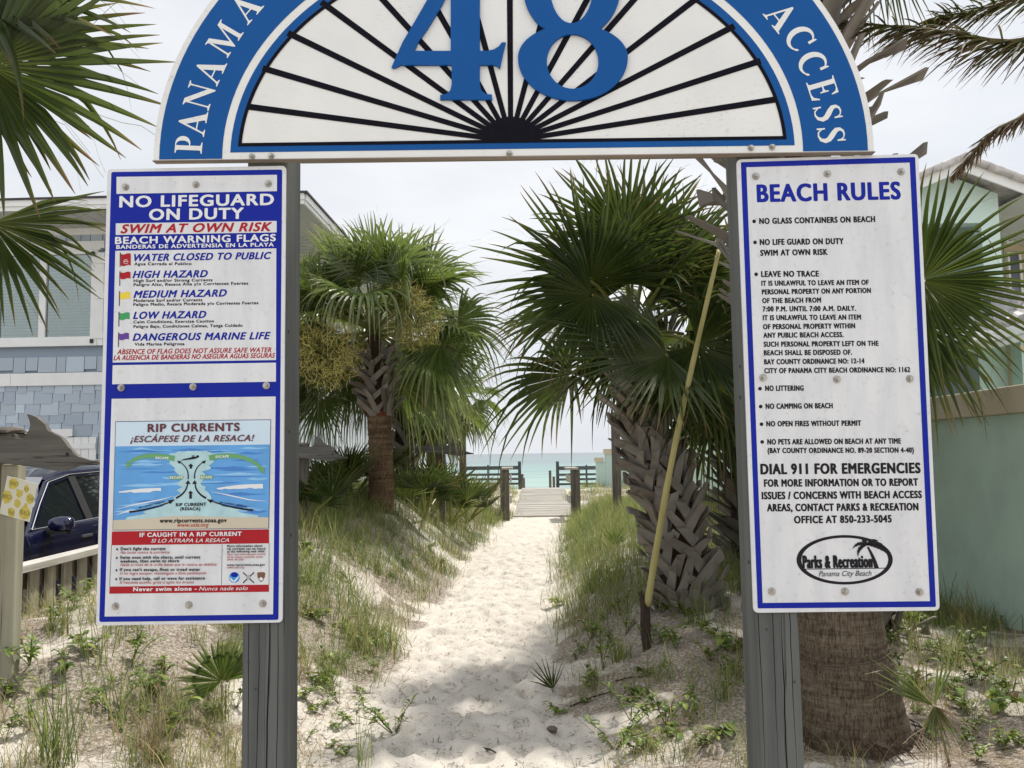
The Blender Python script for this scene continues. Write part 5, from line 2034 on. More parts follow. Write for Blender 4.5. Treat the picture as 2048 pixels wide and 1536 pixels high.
EYEL = at(134.7, 908.5, _dD) - D0_


def dolphin(px, py, Y, s, label):
    c = at(px, py, Y)
    o = thing('dolphin_board', label, 'dolphin cutout', c, 'wooden dolphin cutouts along the path')
    mb = MB()
    mb.poly([[(a * s, b * s) for a, b in DL]], lambda u, v, t: c + np.array([u, t, v]), 0, .04)
    mb.build('body', M_GREYWOODX, o, bevel=.004)
    mb = MB()
    e = ell(EYEL[0] * s, EYEL[2] * s, .009 * s, .009 * s, n=16)
    mb.poly([e], lambda u, v, t: c + np.array([u, t - .004, v]), 0, .004)
    mb.build('eye', M_HINGE, o)
    return o


dolphin(28, 905, _dD, 1.0, 'nearest grey wooden dolphin cutout, on posts in front of the car')
dolphin(617, 906, 10.0, 1.0, 'middle grey dolphin cutout beside the saw palmettos and the ringed palm')
dolphin(890, 900, 13.6, 1.0, 'farthest dolphin cutout, low against the sea left of the boardwalk')


def post(px, pyt, Y, w, mat_, label, grp, dz=0, tilt=0.0, cap_=None, name='wooden_post', dx=0.0):
    t = at(px, pyt, Y)
    z0 = float(gz(t[0], t[1])) - .3
    o = thing(name, label, 'post', (t[0], t[1], z0 + .3), grp)
    mb = MB()
    rot = np.array([[math.cos(tilt), 0, math.sin(tilt)], [0, 1, 0], [-math.sin(tilt), 0, math.cos(tilt)]])
    mb.box((t[0] + dx, t[1], (t[2] + z0) / 2), (w, w, t[2] - z0), 0, rot)
    mb.build('shaft', mat_, o, bevel=w * .12)
    if cap_:
        mb = MB()
        mb.tube([(t[0] + dx, t[1], t[2] + q) for q in (0, cap_ * .4, cap_ * .8, cap_)], [w * .62, w * .6, w * .42, w * .15], 10, 0, None, True, .08)
        mb.build('post_top', mat_, o)
    return o


GPD = 'posts carrying the dolphin cutouts'
post(20, 866, 4.72, .13, M_GREYWOOD, 'weathered dark post behind the nearest dolphin cutout', GPD, cap_=.035)
post(28, 928, 4.585, .088, M_GREENWOOD, 'pale greenish timber post with a paper note, below the nearest dolphin', GPD)
post(606, 890, 10.2, .13, M_GREYWOOD, 'dark post with a worn top behind the middle dolphin cutout', GPD, cap_=.03)
post(884, 893, 13.8, .10, M_GREYWOOD, 'dark post below the farthest dolphin cutout', GPD)
post(1230, 824, 15, .145, M_GREYWOOD, 'tall bare weathered post standing in the grass right of the boardwalk', 'weathered posts beside the path')

# hand painted note
c = at(37, 997, 4.53)
nt = thing('handmade_note', 'white hand painted note with yellow blots pinned to the pale post', 'note', c)
nq = [at(15, 951, 4.528), at(75, 968, 4.522), at(58.5, 1042, 4.524), at(-1, 1027, 4.53)]
NXv, NYv = nq[1] - nq[0], nq[3] - nq[0]
nn_ = unit(np.cross(NXv, NYv))
if nn_[1] > 0:
    nn_ = -nn_


def npnt(u, v, d=0.0):
    return nq[0] + NXv * u + NYv * v + nn_ * d


mb = MB()
bn = [(u, 0) for u in np.linspace(0, 1, 5)] + [(1.0, v) for v in np.linspace(0, 1, 5)[1:]] + [(u, 1.0) for u in np.linspace(1, 0, 5)[1:]] + [(0, v) for v in np.linspace(1, 0, 5)[1:-1]]
mb.poly([bn], lambda u, v, t: npnt(u, v, .002 - t), 0, .003)
mb.build('paper', paint('note_paper', (.72, .70, .58), .7, .06, 8), nt)
mb = MB()
rgn = np.random.RandomState(3)
for u, v, r_ in ((.25, .16, .15), (.5, .36, .12), (.13, .52, .16), (.5, .62, .11), (.87, .42, .13), (.37, .88, .12), (.80, .80, .17), (.70, .2, .09), (.78, .6, .05)):
    k = 16
    lp_ = [(u + r_ * (1 + .12 * rgn.randn()) * math.cos(2 * math.pi * q / k), v + r_ * (1 + .12 * rgn.randn()) * math.sin(2 * math.pi * q / k)) for q in range(k)]
    mb.poly([lp_], lambda a, b_, t: npnt(a, b_, .0026))
mb.build('yellow_blot', paint('yellow_paint', (.62, .52, .10), .6, .15, 60), nt)
mb = MB()
for s_, u, v, w_, h_ in (('WHAT', .12, .21, .28, .11), ('AT', .62, .25, .15, .09), ('BEACH', .0, .58, .30, .11), ('THE', .76, .47, .24, .10), ('THE', .27, .95, .2, .11), ('BEACH', .64, .86, .33, .12)):
    v_, f_ = _T[(s_, .01, 0)]
    lo, hi = v_[:, 0].min(), v_[:, 0].max()
    mb.add([npnt(u + (q[0] - lo) / (hi - lo) * w_, v - q[1] / cap(.01) * h_, .0033) for q in v_], f_)
mb.build('lettering', paint('brown_marker', (.24, .17, .03), .7), nt)

# ------------------------------------------------------------------ boardwalk and its railings
M_DECK = wood('deck_board', (.34, .32, .285), (.54, .515, .47), 0, 14, .85, .4, False)
bw = thing('boardwalk', 'pale plank boardwalk leading from the sand path towards the sea', 'boardwalk', (float(path_x(23)), 23, .3))
mb = MB()
rgb_ = np.random.RandomState(9)
y_ = 18.7
while y_ < 27.4:
    wdt = .66 + .03 * rgb_.randn() * 0 + (.02 * rgb_.rand())
    mb.box((float(path_x(y_)), y_, float(path_z(y_)) + .02 + rgb_.normal(0, .002)), (wdt * 2, .132, .038), 0, None)
    y_ += .142
mb.build('deck', M_DECK, bw)
mb = MB()
for sx in (-.5, .5):
    mb.beam((float(path_x(18.8)) + sx, 18.8, float(path_z(18.8)) - .07), (float(path_x(27.3)) + sx, 27.3, float(path_z(27.3)) - .07), .05, .2)
mb.build('stringer', M_GREYWOOD, bw)
GRP = 'railing posts at the start of the boardwalk'
for px, sx, lab in ((1009, 1, 'stout railing post with a pale cap at the left edge of the boardwalk start'), (1150, -1, 'stout railing post with a pale cap at the right edge of the boardwalk start')):
    t = at(px, 939, 18.0)
    z0 = float(gz(t[0], t[1])) - .3
    o = thing('railing_post', lab, 'post', (t[0], t[1], z0 + .3), GRP)
    mb = MB()
    mb.box((t[0], t[1], (t[2] + z0) / 2), (.19, .19, t[2] - z0))
    mb.build('shaft', M_GREYWOOD, o, bevel=.008)
    mb = MB()
    mb.box((t[0] + sx * .06, t[1] + .35, t[2] + .022), (.24, 1.0, .042))
    mb.build('cap_board', M_DECK, o)
    for zz, hh in ((t[2] - .19, .15), (t[2] - .62, .15)):
        mb = MB()
        mb.box((t[0] + sx * .125, t[1] + .35, zz), (.04, 1.0, hh))
        mb.build('rail_end', M_DECK, o)
M_DARKRAIL = paint('grey_painted_rail', (.075, .09, .095), .7, .2, 8)
for (pa, pb, lab) in ((930, 1042, 'dark horizontal board railing left of the boardwalk end, before the sea'), (1112, 1194, 'dark horizontal board railing between the boardwalk end and the green wall')):
    Y = 27.6
    q0, q1 = at(pa, 936, Y), at(pb, 936, Y)
    o = thing('board_railing', lab, 'railing', ((q0[0] + q1[0]) / 2, Y, .4), 'dark railings at the seaward end')
    for pyy, hh in ((936, .12), (949, .075), (958.5, .075), (968, .07)):
        a, b = at(pa, pyy, Y), at(pb, pyy, Y)
        mb = MB()
        mb.box(((a[0] + b[0]) / 2, Y - .02, (a[2] + b[2]) / 2), (b[0] - a[0], .04, hh))
        mb.build('rail', M_DARKRAIL, o)
    for pxx in ((pb - 3 if pa < 1000 else pa + 3), (pa + pb) / 2 + (20 if pa > 1000 else -10)):
        q = at(pxx, 929 if pxx in (pb - 3, pa + 3) else 936, Y)
        mb = MB()
        w = .10 if pxx in (pb - 3, pa + 3) else .055
        mb.box((q[0], Y + .03, q[2] / 2 + .05), (w, .055, q[2] + .1))
        mb.build('post', M_DARKRAIL, o)
GRS = 'grey stair posts beyond the boardwalk'
for px, pyt, Y, lab in ((1100, 941, 29.0, 'taller stair post right of the gap to the sea'), (1107.5, 953, 28.6, 'shorter stair post right of the gap to the sea'), (1044.5, 948, 28.4, 'taller stair post left of the gap to the sea'), (1047.5, 956, 29.2, 'shorter stair post left of the gap to the sea')):
    t = at(px, pyt, Y)
    o = thing('stair_post', lab, 'post', (t[0], t[1], -.3), GRS)
    mb = MB()
    mb.box((t[0], t[1], (t[2] - .5) / 2), (.085, .085, t[2] + .5))
    mb.build('shaft', M_GREYWOOD, o)

# ------------------------------------------------------------------ green perimeter wall on the right
M_STUCCO = paint('mint_stucco', (.56, .74, .645), .85, .09, 2.2, .35, 220)
M_STUCCO2 = paint('pale_mint_stucco', (.55, .70, .66), .85, .04, 3, .2, 220)
M_CAP = paint('beige_cap', (.62, .55, .42), .8, .06, 5, .15, 150)
pw0, pw1 = np.array([3.56, 3.2]), np.array([4.90, 26.4])
wdir = unit(pw1 - pw0)
wl_ = thing('perimeter_wall', 'mint green stucco wall with a beige cap along the right of the path', 'wall', (4.2, 14, 0))
mb = MB()
wn2 = np.array([wdir[1], -wdir[0]])
mid = (pw0 + pw1) / 2 + wn2 * .1
Lw = np.linalg.norm(pw1 - pw0)
rotw = np.array([[wdir[1], wdir[0], 0], [-wdir[0], wdir[1], 0], [0, 0, 1.0]])
mb.box((mid[0], mid[1], .66), (.2, Lw, 2.36), 0, rotw)
mb.build('stucco_face', M_STUCCO, wl_)
mb = MB()
mb.box((mid[0], mid[1], 1.945), (.27, Lw + .05, .205), 0, rotw)
mb.build('cap', M_CAP, wl_, bevel=.008)
rw = thing('stepped_wall', 'pale green stepped wall end with beige caps beside the dark railing', 'wall', (4, 26.6, 0))
xa, xb_, xc_ = at(1192, 915, 26.6), at(1210, 898, 26.6), np.array([5.1, 26.6, 1.7])
mb = MB()
mb.box(((xb_[0] + xc_[0]) / 2, 26.7, (xb_[2] - .16 - 1) / 2), (xc_[0] - xb_[0], .2, xb_[2] - .16 + 1))
mb.box(((xa[0] + xb_[0]) / 2 - .002, 26.7, (xa[2] - .14 - 1) / 2), (xb_[0] - xa[0] - .004, .196, xa[2] - .14 + 1))
mb.build('stucco_face', M_STUCCO2, rw)
mb = MB()
mb.box(((xb_[0] + xc_[0]) / 2 - .02, 26.7, xb_[2] - .08), (xc_[0] - xb_[0] + .04, .27, .16))
mb.box(((xa[0] + xb_[0]) / 2 - .045, 26.7, xa[2] - .07), (xb_[0] - xa[0] - .01, .266, .14))
mb.build('cap', M_CAP, rw)

# ------------------------------------------------------------------ the green stucco house behind the wall
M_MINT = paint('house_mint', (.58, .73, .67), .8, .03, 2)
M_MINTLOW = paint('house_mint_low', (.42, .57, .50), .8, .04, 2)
M_SURR = paint('beige_surround', (.50, .42, .29), .8, .04, 4)
M_TILE = paint('pale_roof_tile', (.48, .46, .45), .8, .3, 9, .4, 30)
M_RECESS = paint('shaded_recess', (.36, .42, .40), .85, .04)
M_PANE = paint('blue_grey_pane', (.13, .14, .19), .08, .05, 2, 0, 80, 0, 'Object', .6)
gh = thing('green_house', 'two storey mint green house with pale roof tiles behind the wall', 'house', (7.5, 15, 0))
YG = 13.0


def g(px, py, Y=YG):
    return at(px, py, Y)


def gbox(mb, px0, py0, px1, py1, Y, dep, m=0):
    a, b = g(px0, py0, Y), g(px1, py1, Y)
    mb.box(((a[0] + b[0]) / 2, Y + dep / 2, (a[2] + b[2]) / 2), (abs(b[0] - a[0]), dep, abs(a[2] - b[2])), m)


# gabled bay with the balcony opening
xl, xr = g(1700, 600)[0], g(2006, 560)[0]
ridge = g(1899, 352)
zl_ = g(2006, 402)[2]
z0 = g(1900, 655)[2]
op = [g(1868, 447), g(1962, 447), g(1968, 596), g(1868, 596)]
slope = .40
zl_ = ridge[2] - slope * (xr - ridge[0])
mb = MB()
outer = [(xl, 0), (xr, 0), (xr, zl_), (ridge[0], ridge[2]), (xl, ridge[2] - slope * (ridge[0] - xl))]
hole = [(op[0][0] - 1.2, op[0][2]), (op[1][0], op[0][2]), (op[1][0], op[2][2]), (op[0][0] - 1.2, op[2][2])]
mb.poly([outer, hole], lambda u, v, t: np.array([u, YG + t, v]), 0, .25)
mb.box((xr - .125, YG + 1.5, zl_ / 2), (.25, 2.49, zl_ - .01))
mb.build('wall', M_MINT, gh)
mb = MB()
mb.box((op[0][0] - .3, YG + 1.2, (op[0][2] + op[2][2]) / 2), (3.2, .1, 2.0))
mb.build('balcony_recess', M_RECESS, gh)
mb = MB()
ra, rb = g(1840, 564), g(1968, 564)
mb.box(((ra[0] + rb[0]) / 2 - .6, YG + .06, ra[2]), (rb[0] - ra[0] + 1.2, .07, .07))
mb.box(((ra[0] + rb[0]) / 2 - .6, YG + .06, g(1900, 592)[2]), (rb[0] - ra[0] + 1.2, .07, .05))
for i in range(22):
    xx = rb[0] - .03 - i * .094
    mb.box((xx, YG + .06, (ra[2] + g(1900, 592)[2]) / 2), (.035, .035, ra[2] - g(1900, 592)[2]))
mb.box(((ra[0] + rb[0]) / 2 - .6, YG - .03, g(1900, 599)[2]), (rb[0] - ra[0] + 1.25, .12, .06))
mb.build('balcony_rail', M_TRIM, gh)
# roof planes with white fascia and rounded edge tiles
eL = np.array([xl - 1, YG - .45, ridge[2] + .10 - slope * (ridge[0] - xl + 1)])
eR = np.array([ridge[0] + 3.2, YG - .45, ridge[2] + .10 - slope * 3.2])
eT = np.array([ridge[0], YG - .45, ridge[2] + .10])
bk = np.array([0, 9.0, 0])
up = np.array([0, 0, .07])
mb = MB()
for a, b in ((eL, eT), (eT, eR)):
    mb.add([a, b, b + bk, a + bk, a + up, b + up, b + bk + up, a + bk + up], [(0, 1, 2, 3), (4, 7, 6, 5), (0, 4, 5, 1), (2, 6, 7, 3), (1, 5, 6, 2), (0, 3, 7, 4)])
for a, b in ((eL, eT), (eT, eR)):
    k = int(np.linalg.norm(b - a) / .36)
    for i in range(k):
        s0_, s1_ = a + (b - a) * i / k, a + (b - a) * (i + 1.12) / k
        mb.tube([s0_ + up * .6, s1_ + up * .8], [.062, .055], 12)
mb.build('roof', M_TILE, gh)
mb = MB()
fd = np.array([0, .03, 0])
for a, b in ((eL, eT), (eT, eR)):
    dn = np.array([0, 0, -.15])
    fo = np.array([0, .05, -.002])
    mb.add([a + fo, b + fo, b + dn + fo, a + dn + fo, a + fd + fo, b + fd + fo, b + dn + fd + fo, a + dn + fd + fo], [(0, 3, 2, 1), (4, 5, 6, 7), (0, 1, 5, 4), (3, 7, 6, 2), (1, 2, 6, 5), (0, 4, 7, 3)])
mb.build('fascia', M_TRIM, gh)
mb = MB()
for i in range(14):                                   # plank soffit under the overhang on the right
    q = eR + np.array([-2.3 + .02, .1 + i * .12, -.16 + slope * 2.3])
    mb.add([q, q + [2.3, 0, -slope * 2.3], q + [2.3, .11, -slope * 2.3], q + [0, .11, 0]], [(0, 1, 2, 3)])
mb.build('soffit', M_SOFFIT, gh)
# set back wall with the beige window surround
YW = 14.4
mb = MB()
gbox(mb, 1985, 395, 2260, 900, YW, .25)
mb.build('side_wall', M_MINT, gh)
mb = MB()
gbox(mb, 2005, 446, 2130, 612, YW - .05, .049)
mb.build('window_surround', M_SURR, gh)
for (x0, y0, x1, y1) in ((2010, 461, 2040, 487), (2013, 505, 2046, 595), (2060, 461, 2110, 487), (2062, 505, 2112, 595)):
    f = MB()
    a, b = g(x0, y0, YW - .07), g(x1, y1, YW - .07)
    w = .035
    for (u0, u1, v0, v1) in ((a[0], b[0], a[2] - w, a[2]), (a[0], b[0], b[2], b[2] + w), (a[0], a[0] + w, b[2] + w, a[2] - w), (b[0] - w, b[0], b[2] + w, a[2] - w)):
        f.box(((u0 + u1) / 2, YW - .075, (v0 + v1) / 2), (u1 - u0, .05, v1 - v0))
    wo_ = f.build('window', M_TRIM, gh)
    f = MB()
    f.box(((a[0] + b[0]) / 2, YW - .06, (a[2] + b[2]) / 2), (b[0] - a[0] - 2 * w, .02, a[2] - b[2] - 2 * w))
    f.build('pane', M_PANE, wo_)
# lower storey: skirt roof of tiles, gutter, darker wall and window
YL = 11.9
ga, gb_ = g(1660, 676, YL - .6), g(1992, 680, YL - .6)
gc = g(2140, 640, YL - 2.0)
zt_ = g(1900, 640, YG)[2]
mb = MB()
A0, B0, C0 = ga + [0, 0, .12], gb_ + [0, 0, .12], gc + [0, 0, .12]
A1, B1, C1 = np.array([ga[0], YG + .02, zt_ + .05]), np.array([g(2004, 640, YG)[0] + .1, YG + .02, zt_ + .05]), np.array([gc[0] + 1.0, YG + .3, zt_ + .55])
mb.add([A0, B0, B1, A1], [(0, 1, 2, 3)])
mb.add([B0, C0, C1, B1], [(0, 1, 2, 3)])
for (p0, p1, q0, q1) in ((A0, B0, A1, B1), (B0, C0, B1, C1)):
    L_ = np.linalg.norm(p1 - p0)
    k = max(3, int(L_ / .23))
    for r_ in range(3):
        for i in range(k):
            s_ = (i + .5) / k
            lo_ = p0 + (p1 - p0) * s_
            hi_ = q0 + (q1 - q0) * s_
            a = lo_ + (hi_ - lo_) * (r_ / 3.0)
            b = lo_ + (hi_ - lo_) * ((r_ + 1.1) / 3.0)
            mb.tube([a + [0, 0, .035], b + [0, 0, .015]], [.085, .065], 8)
mb.build('lower_roof', M_TILE, gh)
mb = MB()
mb.beam(ga + [0, -.04, .05], gb_ + [0, -.04, .05], .10, .13)
mb.beam(gb_ + [.0, -.04, .05], gc + [0, -.04, .05], .10, .13)
mb.beam(ga + [0, .1, -.05], gb_ + [0, .1, -.05], .06, .10)
mb.beam(gb_ + [.0, .1, -.05], gc + [0, .1, -.05], .06, .10)
mb.build('gutter', M_TRIM, gh)
mb = MB()
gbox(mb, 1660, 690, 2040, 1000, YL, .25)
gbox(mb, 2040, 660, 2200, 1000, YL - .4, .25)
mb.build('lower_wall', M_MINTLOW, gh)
mb = MB()
gbox(mb, 1640, 712, 1962, 805, YL - .02, .019)
mb.build('lower_window', paint('dark_green_pane', (.05, .085, .08), .1, .05, 2, 0, 80, 0, 'Object', .5), gh)
mb = MB()
gbox(mb, 2033, 690, 2040, 1000, YL - .1, .099)
gbox(mb, 2040, 690, 2100, 700, YL - .44, .039)
mb.build('door_surround', M_SURR, gh)

# ------------------------------------------------------------------ the propped pole
rg = np.random.RandomState(61)
M_POLE = wood('yellow_pole', (.29, .255, .09), (.44, .39, .17), 2, 9, .6, .3, False)
q0, q1, q2 = at(1294, 1214, 5.95), at(1350, 890, 5.75), at(1438, 500, 6.1)
po_ = thing('support_pole', 'yellowish pole leaning up against the booted palm as a prop', 'pole', (q0[0], q0[1], float(gz(q0[0], q0[1]))))
mb = MB()
mb.tube(curve_pts([q0, q1, q2], 24), np.linspace(.026, .015, 24) * (1 + .05 * np.sin(np.arange(24) * 1.7)), 12)
mb.build('shaft', M_POLE, po_, smooth=True)
mb = MB()
g0 = np.array([q0[0] + .0, q0[1], float(gz(q0[0], q0[1])) - .1])
mb.tube([g0, (g0 + q0) / 2 + [-.015, 0, .04], q0 + [-.01, 0, .01], q0 + [-.045, 0, .10]], [.03, .036, .034, .010], 9, 0, None, True, .15)
mb.build('broken_stump', paint('charred_stump', (.035, .022, .015), .9, .4, 30), po_)

# ------------------------------------------------------------------ grass, weeds and litter
M_GRASS = tinted('dune_grass', [(0, (.085, .135, .035)), (.45, (.20, .235, .065)), (.75, (.33, .29, .12)), (1, (.40, .30, .17))], .4, .6, .4, (.13, .20, .11), .2)
M_STRAW = tinted('dry_thatch', [(0, (.13, .085, .05)), (.5, (.25, .18, .11)), (1, (.42, .34, .23))], .4, .8, .1)
M_LEAF = tinted('weed_leaf', [(0, (.075, .145, .025)), (.5, (.15, .23, .04)), (1, (.27, .31, .07))], .4, .45, .35, (.16, .10, .05), .4)
M_TWIG = tinted('twig_litter', [(0, (.05, .035, .025)), (.6, (.14, .10, .07)), (1, (.28, .22, .15))], .4, .9)


def blades(mb, base, az, lean, bend, L, w, tint, k=5):
    """curved grass blades, all at once"""
    n = len(base)
    t = np.linspace(0, 1, k)
    th = lean[:, None] + bend[:, None] * t[None] ** 1.4
    dz, dh = np.cos(th), np.sin(th)
    st = L[:, None] / (k - 1)
    z = np.concatenate([np.zeros((n, 1)), np.cumsum((dz[:, 1:] + dz[:, :-1]) / 2 * st, 1)], 1)
    h = np.concatenate([np.zeros((n, 1)), np.cumsum((dh[:, 1:] + dh[:, :-1]) / 2 * st, 1)], 1)
    P = np.stack([base[:, 0:1] + h * np.cos(az)[:, None], base[:, 1:2] + h * np.sin(az)[:, None], base[:, 2:3] + z], -1)
    tw = az + math.pi / 2 + rs.uniform(-.7, .7, n)
    sd_ = np.stack([np.cos(tw), np.sin(tw), np.zeros(n)], -1)
    ww = (w[:, None] * np.maximum(.06, (1 - t[None] ** 1.8)))[:, :, None] * sd_[:, None, :] / 2
    V = np.stack([P - ww, P + ww], 2)
    idx = np.arange(n * k * 2).reshape(n, k, 2)
    f = np.stack([idx[:, :-1, 0], idx[:, :-1, 1], idx[:, 1:, 1], idx[:, 1:, 0]], -1).reshape(-1, 4)
    col = np.zeros((n, k, 2, 4))
    col[..., 0] = np.clip(tint[:, None] + .15 * t[None], 0, 1)[:, :, None]
    col[..., 1] = rs.rand(n)[:, None, None]
    col[..., 2] = (rs.rand(n) < .25)[:, None, None] * .5
    mb.add(V.reshape(-1, 3), f, 0, col.reshape(-1, 4))


def wall_x(y):
    return pw0[0] + (np.asarray(y) - pw0[1]) * (pw1[0] - pw0[0]) / (pw1[1] - pw0[1])


def scatter(n, dens, y0, y1, x0=-3.35, x1=4.6, power=1.0, r=rs):
    out = []
    while sum(len(o) for o in out) < n:
        yy = y0 + (y1 - y0) * r.rand(n) ** power
        xx = r.uniform(x0, x1, n)
        ok = (r.rand(n) < dens(xx, yy)) & (xx < wall_x(yy) - .05)
        out.append(np.stack([xx, yy], 1)[ok])
    return np.concatenate(out)[:n]


def grass_field(n, dens, y0, y1, Lr, wr, tint, spread, per, power=1.0, lean=(.0, .55), bend=(.2, 1.5)):
    mb = MB()
    cl = scatter(n // per, dens, y0, y1, power=power)
    ct = rs.normal(tint[0], tint[1], len(cl))
    cs = rs.uniform(.6, 1.25, len(cl))
    base = np.repeat(cl, per, 0) + rs.normal(0, spread, (len(cl) * per, 2))
    ok = base[:, 0] < wall_x(base[:, 1]) - .03
    m_ = len(base)
    b3 = np.stack([base[:, 0], base[:, 1], gz(base[:, 0], base[:, 1]) - .01], 1)
    L = rs.uniform(*Lr, m_) * np.repeat(cs, per)
    blades(mb, b3[ok], rs.uniform(0, 6.28, m_)[ok], rs.uniform(*lean, m_)[ok], rs.uniform(*bend, m_)[ok], L[ok], rs.uniform(*wr, m_)[ok], np.clip(np.repeat(ct, per) + rs.normal(0, .15, m_), 0, 1)[ok])
    return mb


def stuff(o):
    o['kind'] = 'stuff'
    return o


def patch(x, y, s, lo=.42, hi=.62, sc=1.3):
    return ss((fbm(x * sc, y * sc, s, 3) - lo) / (hi - lo))


d_far = lambda x, y: ss((offpath(x, y) - .02) / .35) * np.where((x < -2.8) & (y < 8), .2, 1) * np.maximum(.12 + .88 * patch(x, y, 61, .36, .52), np.where((x > 0) & (y > 7.5), .75, np.where((y > 13) | (x < -1.6), .8, 0)))
stuff(grass_field(72000, d_far, 6.4, 18.6, (.12, .42), (.0035, .0075), (.24, .2), .09, 22, .85).build('dune_grass', M_GRASS))
d_near = lambda x, y: ss((offpath(x, y) - .1) / .5) * patch(x, y, 71, .45, .62, 2.0) * np.where(x < 0, 1, .55) * np.where((x < -2.75) & (y < 7.5), .25, 1)
stuff(grass_field(11000, d_near, 3.3, 7.4, (.10, .36), (.0025, .005), (.42, .22), .06, 18, 1.0).build('thin_grass', M_GRASS))
d_bw = lambda x, y: (offpath(x, y) > .05) * 1.0
stuff(grass_field(9000, d_bw, 17.2, 28, (.15, .36), (.005, .009), (.35, .2), .09, 24).build('seaward_grass', M_GRASS))
# dry thatch lying on the sand
d_th = lambda x, y: ss((offpath(x, y) - .05) / .4) * (.1 + .9 * patch(x, y, 81, .42, .58, 1.9)) * np.where((x < -.9) & (y < 4.9), 1.0, .5)
stuff(grass_field(42000, d_th, 3.2, 11, (.08, .30), (.0018, .0045), (.55, .25), .12, 26, 1.25, (1.15, 1.6), (-.15, .35)).build('dry_thatch', M_STRAW))
# fine litter scattered on the bare sand
mb = MB()
n_ = 12000
yy = 3.2 + 11 * rs.rand(n_) ** 1.4
xx = path_x(yy) + rs.normal(0, 1.1, n_) * np.clip(path_w(yy) * 1.25, 0, 3)
ok = (xx > -3.2) & (xx < wall_x(yy) - .1)
b3 = np.stack([xx, yy, gz(xx, yy) + .006], 1)[ok]
m_ = len(b3)
blades(mb, b3, rs.uniform(0, 6.28, m_), rs.uniform(1.35, 1.75, m_), rs.normal(0, .5, m_), rs.uniform(.008, .06, m_), rs.uniform(.003, .007, m_), rs.uniform(0, .8, m_), 3)
stuff(mb.build('leaf_litter', M_TWIG))


# tufts one can tell apart
def tuft(name, label, px, py, n, L, w, tint, lean=.6, bend=1.0, seed=0, group=None, mat_=None):
    r = np.random.RandomState(seed)
    p_ = ground_at(px, py)
    mb = MB()
    b3 = p_ + np.concatenate([r.normal(0, .035, (n, 2)), np.full((n, 1), -.01)], 1)
    blades(mb, b3, r.uniform(0, 6.28, n), r.uniform(0, lean, n), r.uniform(.1, bend, n), L * r.uniform(.55, 1.1, n), w * r.uniform(.7, 1.2, n), np.clip(r.normal(tint, .12, n), 0, 1), 7)
    o = thing(name, label, 'grass', p_, group)
    mb.build('blades', mat_ or M_GRASS, o)
    return o


TG = 'grass tufts beside the path'
for i, a in enumerate((('tall thin blue green grass tuft in the bottom left corner', 118, 1535, 60, .62, .0055, .12), ('tall grass tuft left of the small palmetto', 232, 1450, 34, .5, .005, .15), ('grass tuft with long arching blades at the left fence post', 190, 1330, 26, .42, .005, .28),
                       ('upright grass tuft just right of the left sign post', 655, 1385, 46, .46, .004, .22), ('bushy grass tuft on the left bank above the white sand scar', 755, 1150, 60, .42, .005, .25), ('dense arching grass tuft at the right path edge beside the booted palm', 1185, 1185, 90, .5, .006, .22),
                       ('bright green grass tuft on the right bank below the propped pole', 1240, 1320, 46, .26, .007, .34), ('grass tuft in front of the right sign post', 1445, 1400, 30, .28, .006, .3), ('grass tuft at the foot of the green wall', 1905, 1330, 34, .3, .009, .26), ('thin grass tuft at the lower left edge of the path', 722, 1535, 22, .42, .004, .3),
                       ('sparse tall grass tuft behind the small palmetto', 395, 1290, 26, .4, .004, .4), ('grass tuft by the fence foot under the left panel', 120, 1270, 40, .34, .005, .3), ('thin upright blades below the booted palm', 1395, 1250, 16, .36, .007, .3), ('yellowing tuft on the slope under the rules panel', 1830, 1300, 30, .26, .006, .5))):
    tuft('grass_tuft', a[0], a[1], a[2], a[3], a[4], a[5], a[6], .5, 1.1, 100 + i, TG)
tuft('straw_tuft', 'brown heap of dry straw grass at the lower left edge', 300, 1515, 170, .42, .0035, .6, 1.5, .7, 131, None, M_STRAW)


# low leafy weeds: four kinds, copied
def weed_mesh(seed, n, h, ll, lw, up=.5):
    r = np.random.RandomState(seed)
    mb = MB()
    st = r.randint(3, 6)
    for s in range(st):
        az = r.uniform(0, 6.28)
        tip = np.array([math.cos(az) * h * r.uniform(.3, 1.1), math.sin(az) * h * r.uniform(.3, 1.1), h * r.uniform(.5, 1.1)])
        mb.tube([(0, 0, -.01), tip * .5 + [0, 0, h * .12], tip], [.0028, .0022, .0014], 4, 0, (.3, .5, .5, 0))
        for i in range(n // st):
            t = r.uniform(.25, 1.0)
            c0 = tip * t + np.array([0, 0, h * .12 * 4 * t * (1 - t)])
            a = r.uniform(0, 6.28)
            d = unit([math.cos(a), math.sin(a), r.uniform(-.1, 1.0) * up * 2])
            sd_ = unit(np.cross(d, [0, 0, 1]))
            nr = np.cross(sd_, d)
            L = ll * r.uniform(.6, 1.15)
            Wd = lw * r.uniform(.7, 1.15)
            pr = [(0, .12), (.3, .85), (.6, 1.0), (.85, .6), (1.0, .05)]
            V = []
            for (q, ws) in pr:
                ctr = c0 + d * L * q - np.array([0, 0, 1]) * L * .35 * q * q
                V += [ctr - sd_ * Wd * ws / 2 + nr * Wd * ws * .18, ctr, ctr + sd_ * Wd * ws / 2 + nr * Wd * ws * .18]
            F = []
            for q in range(4):
                o = q * 3
                F += [(o, o + 1, o + 4, o + 3), (o + 1, o + 2, o + 5, o + 4)]
            mb.add(V, F, 0, (r.rand(), r.rand(), 1.0 if r.rand() < .06 else 0, 0))
    return mb


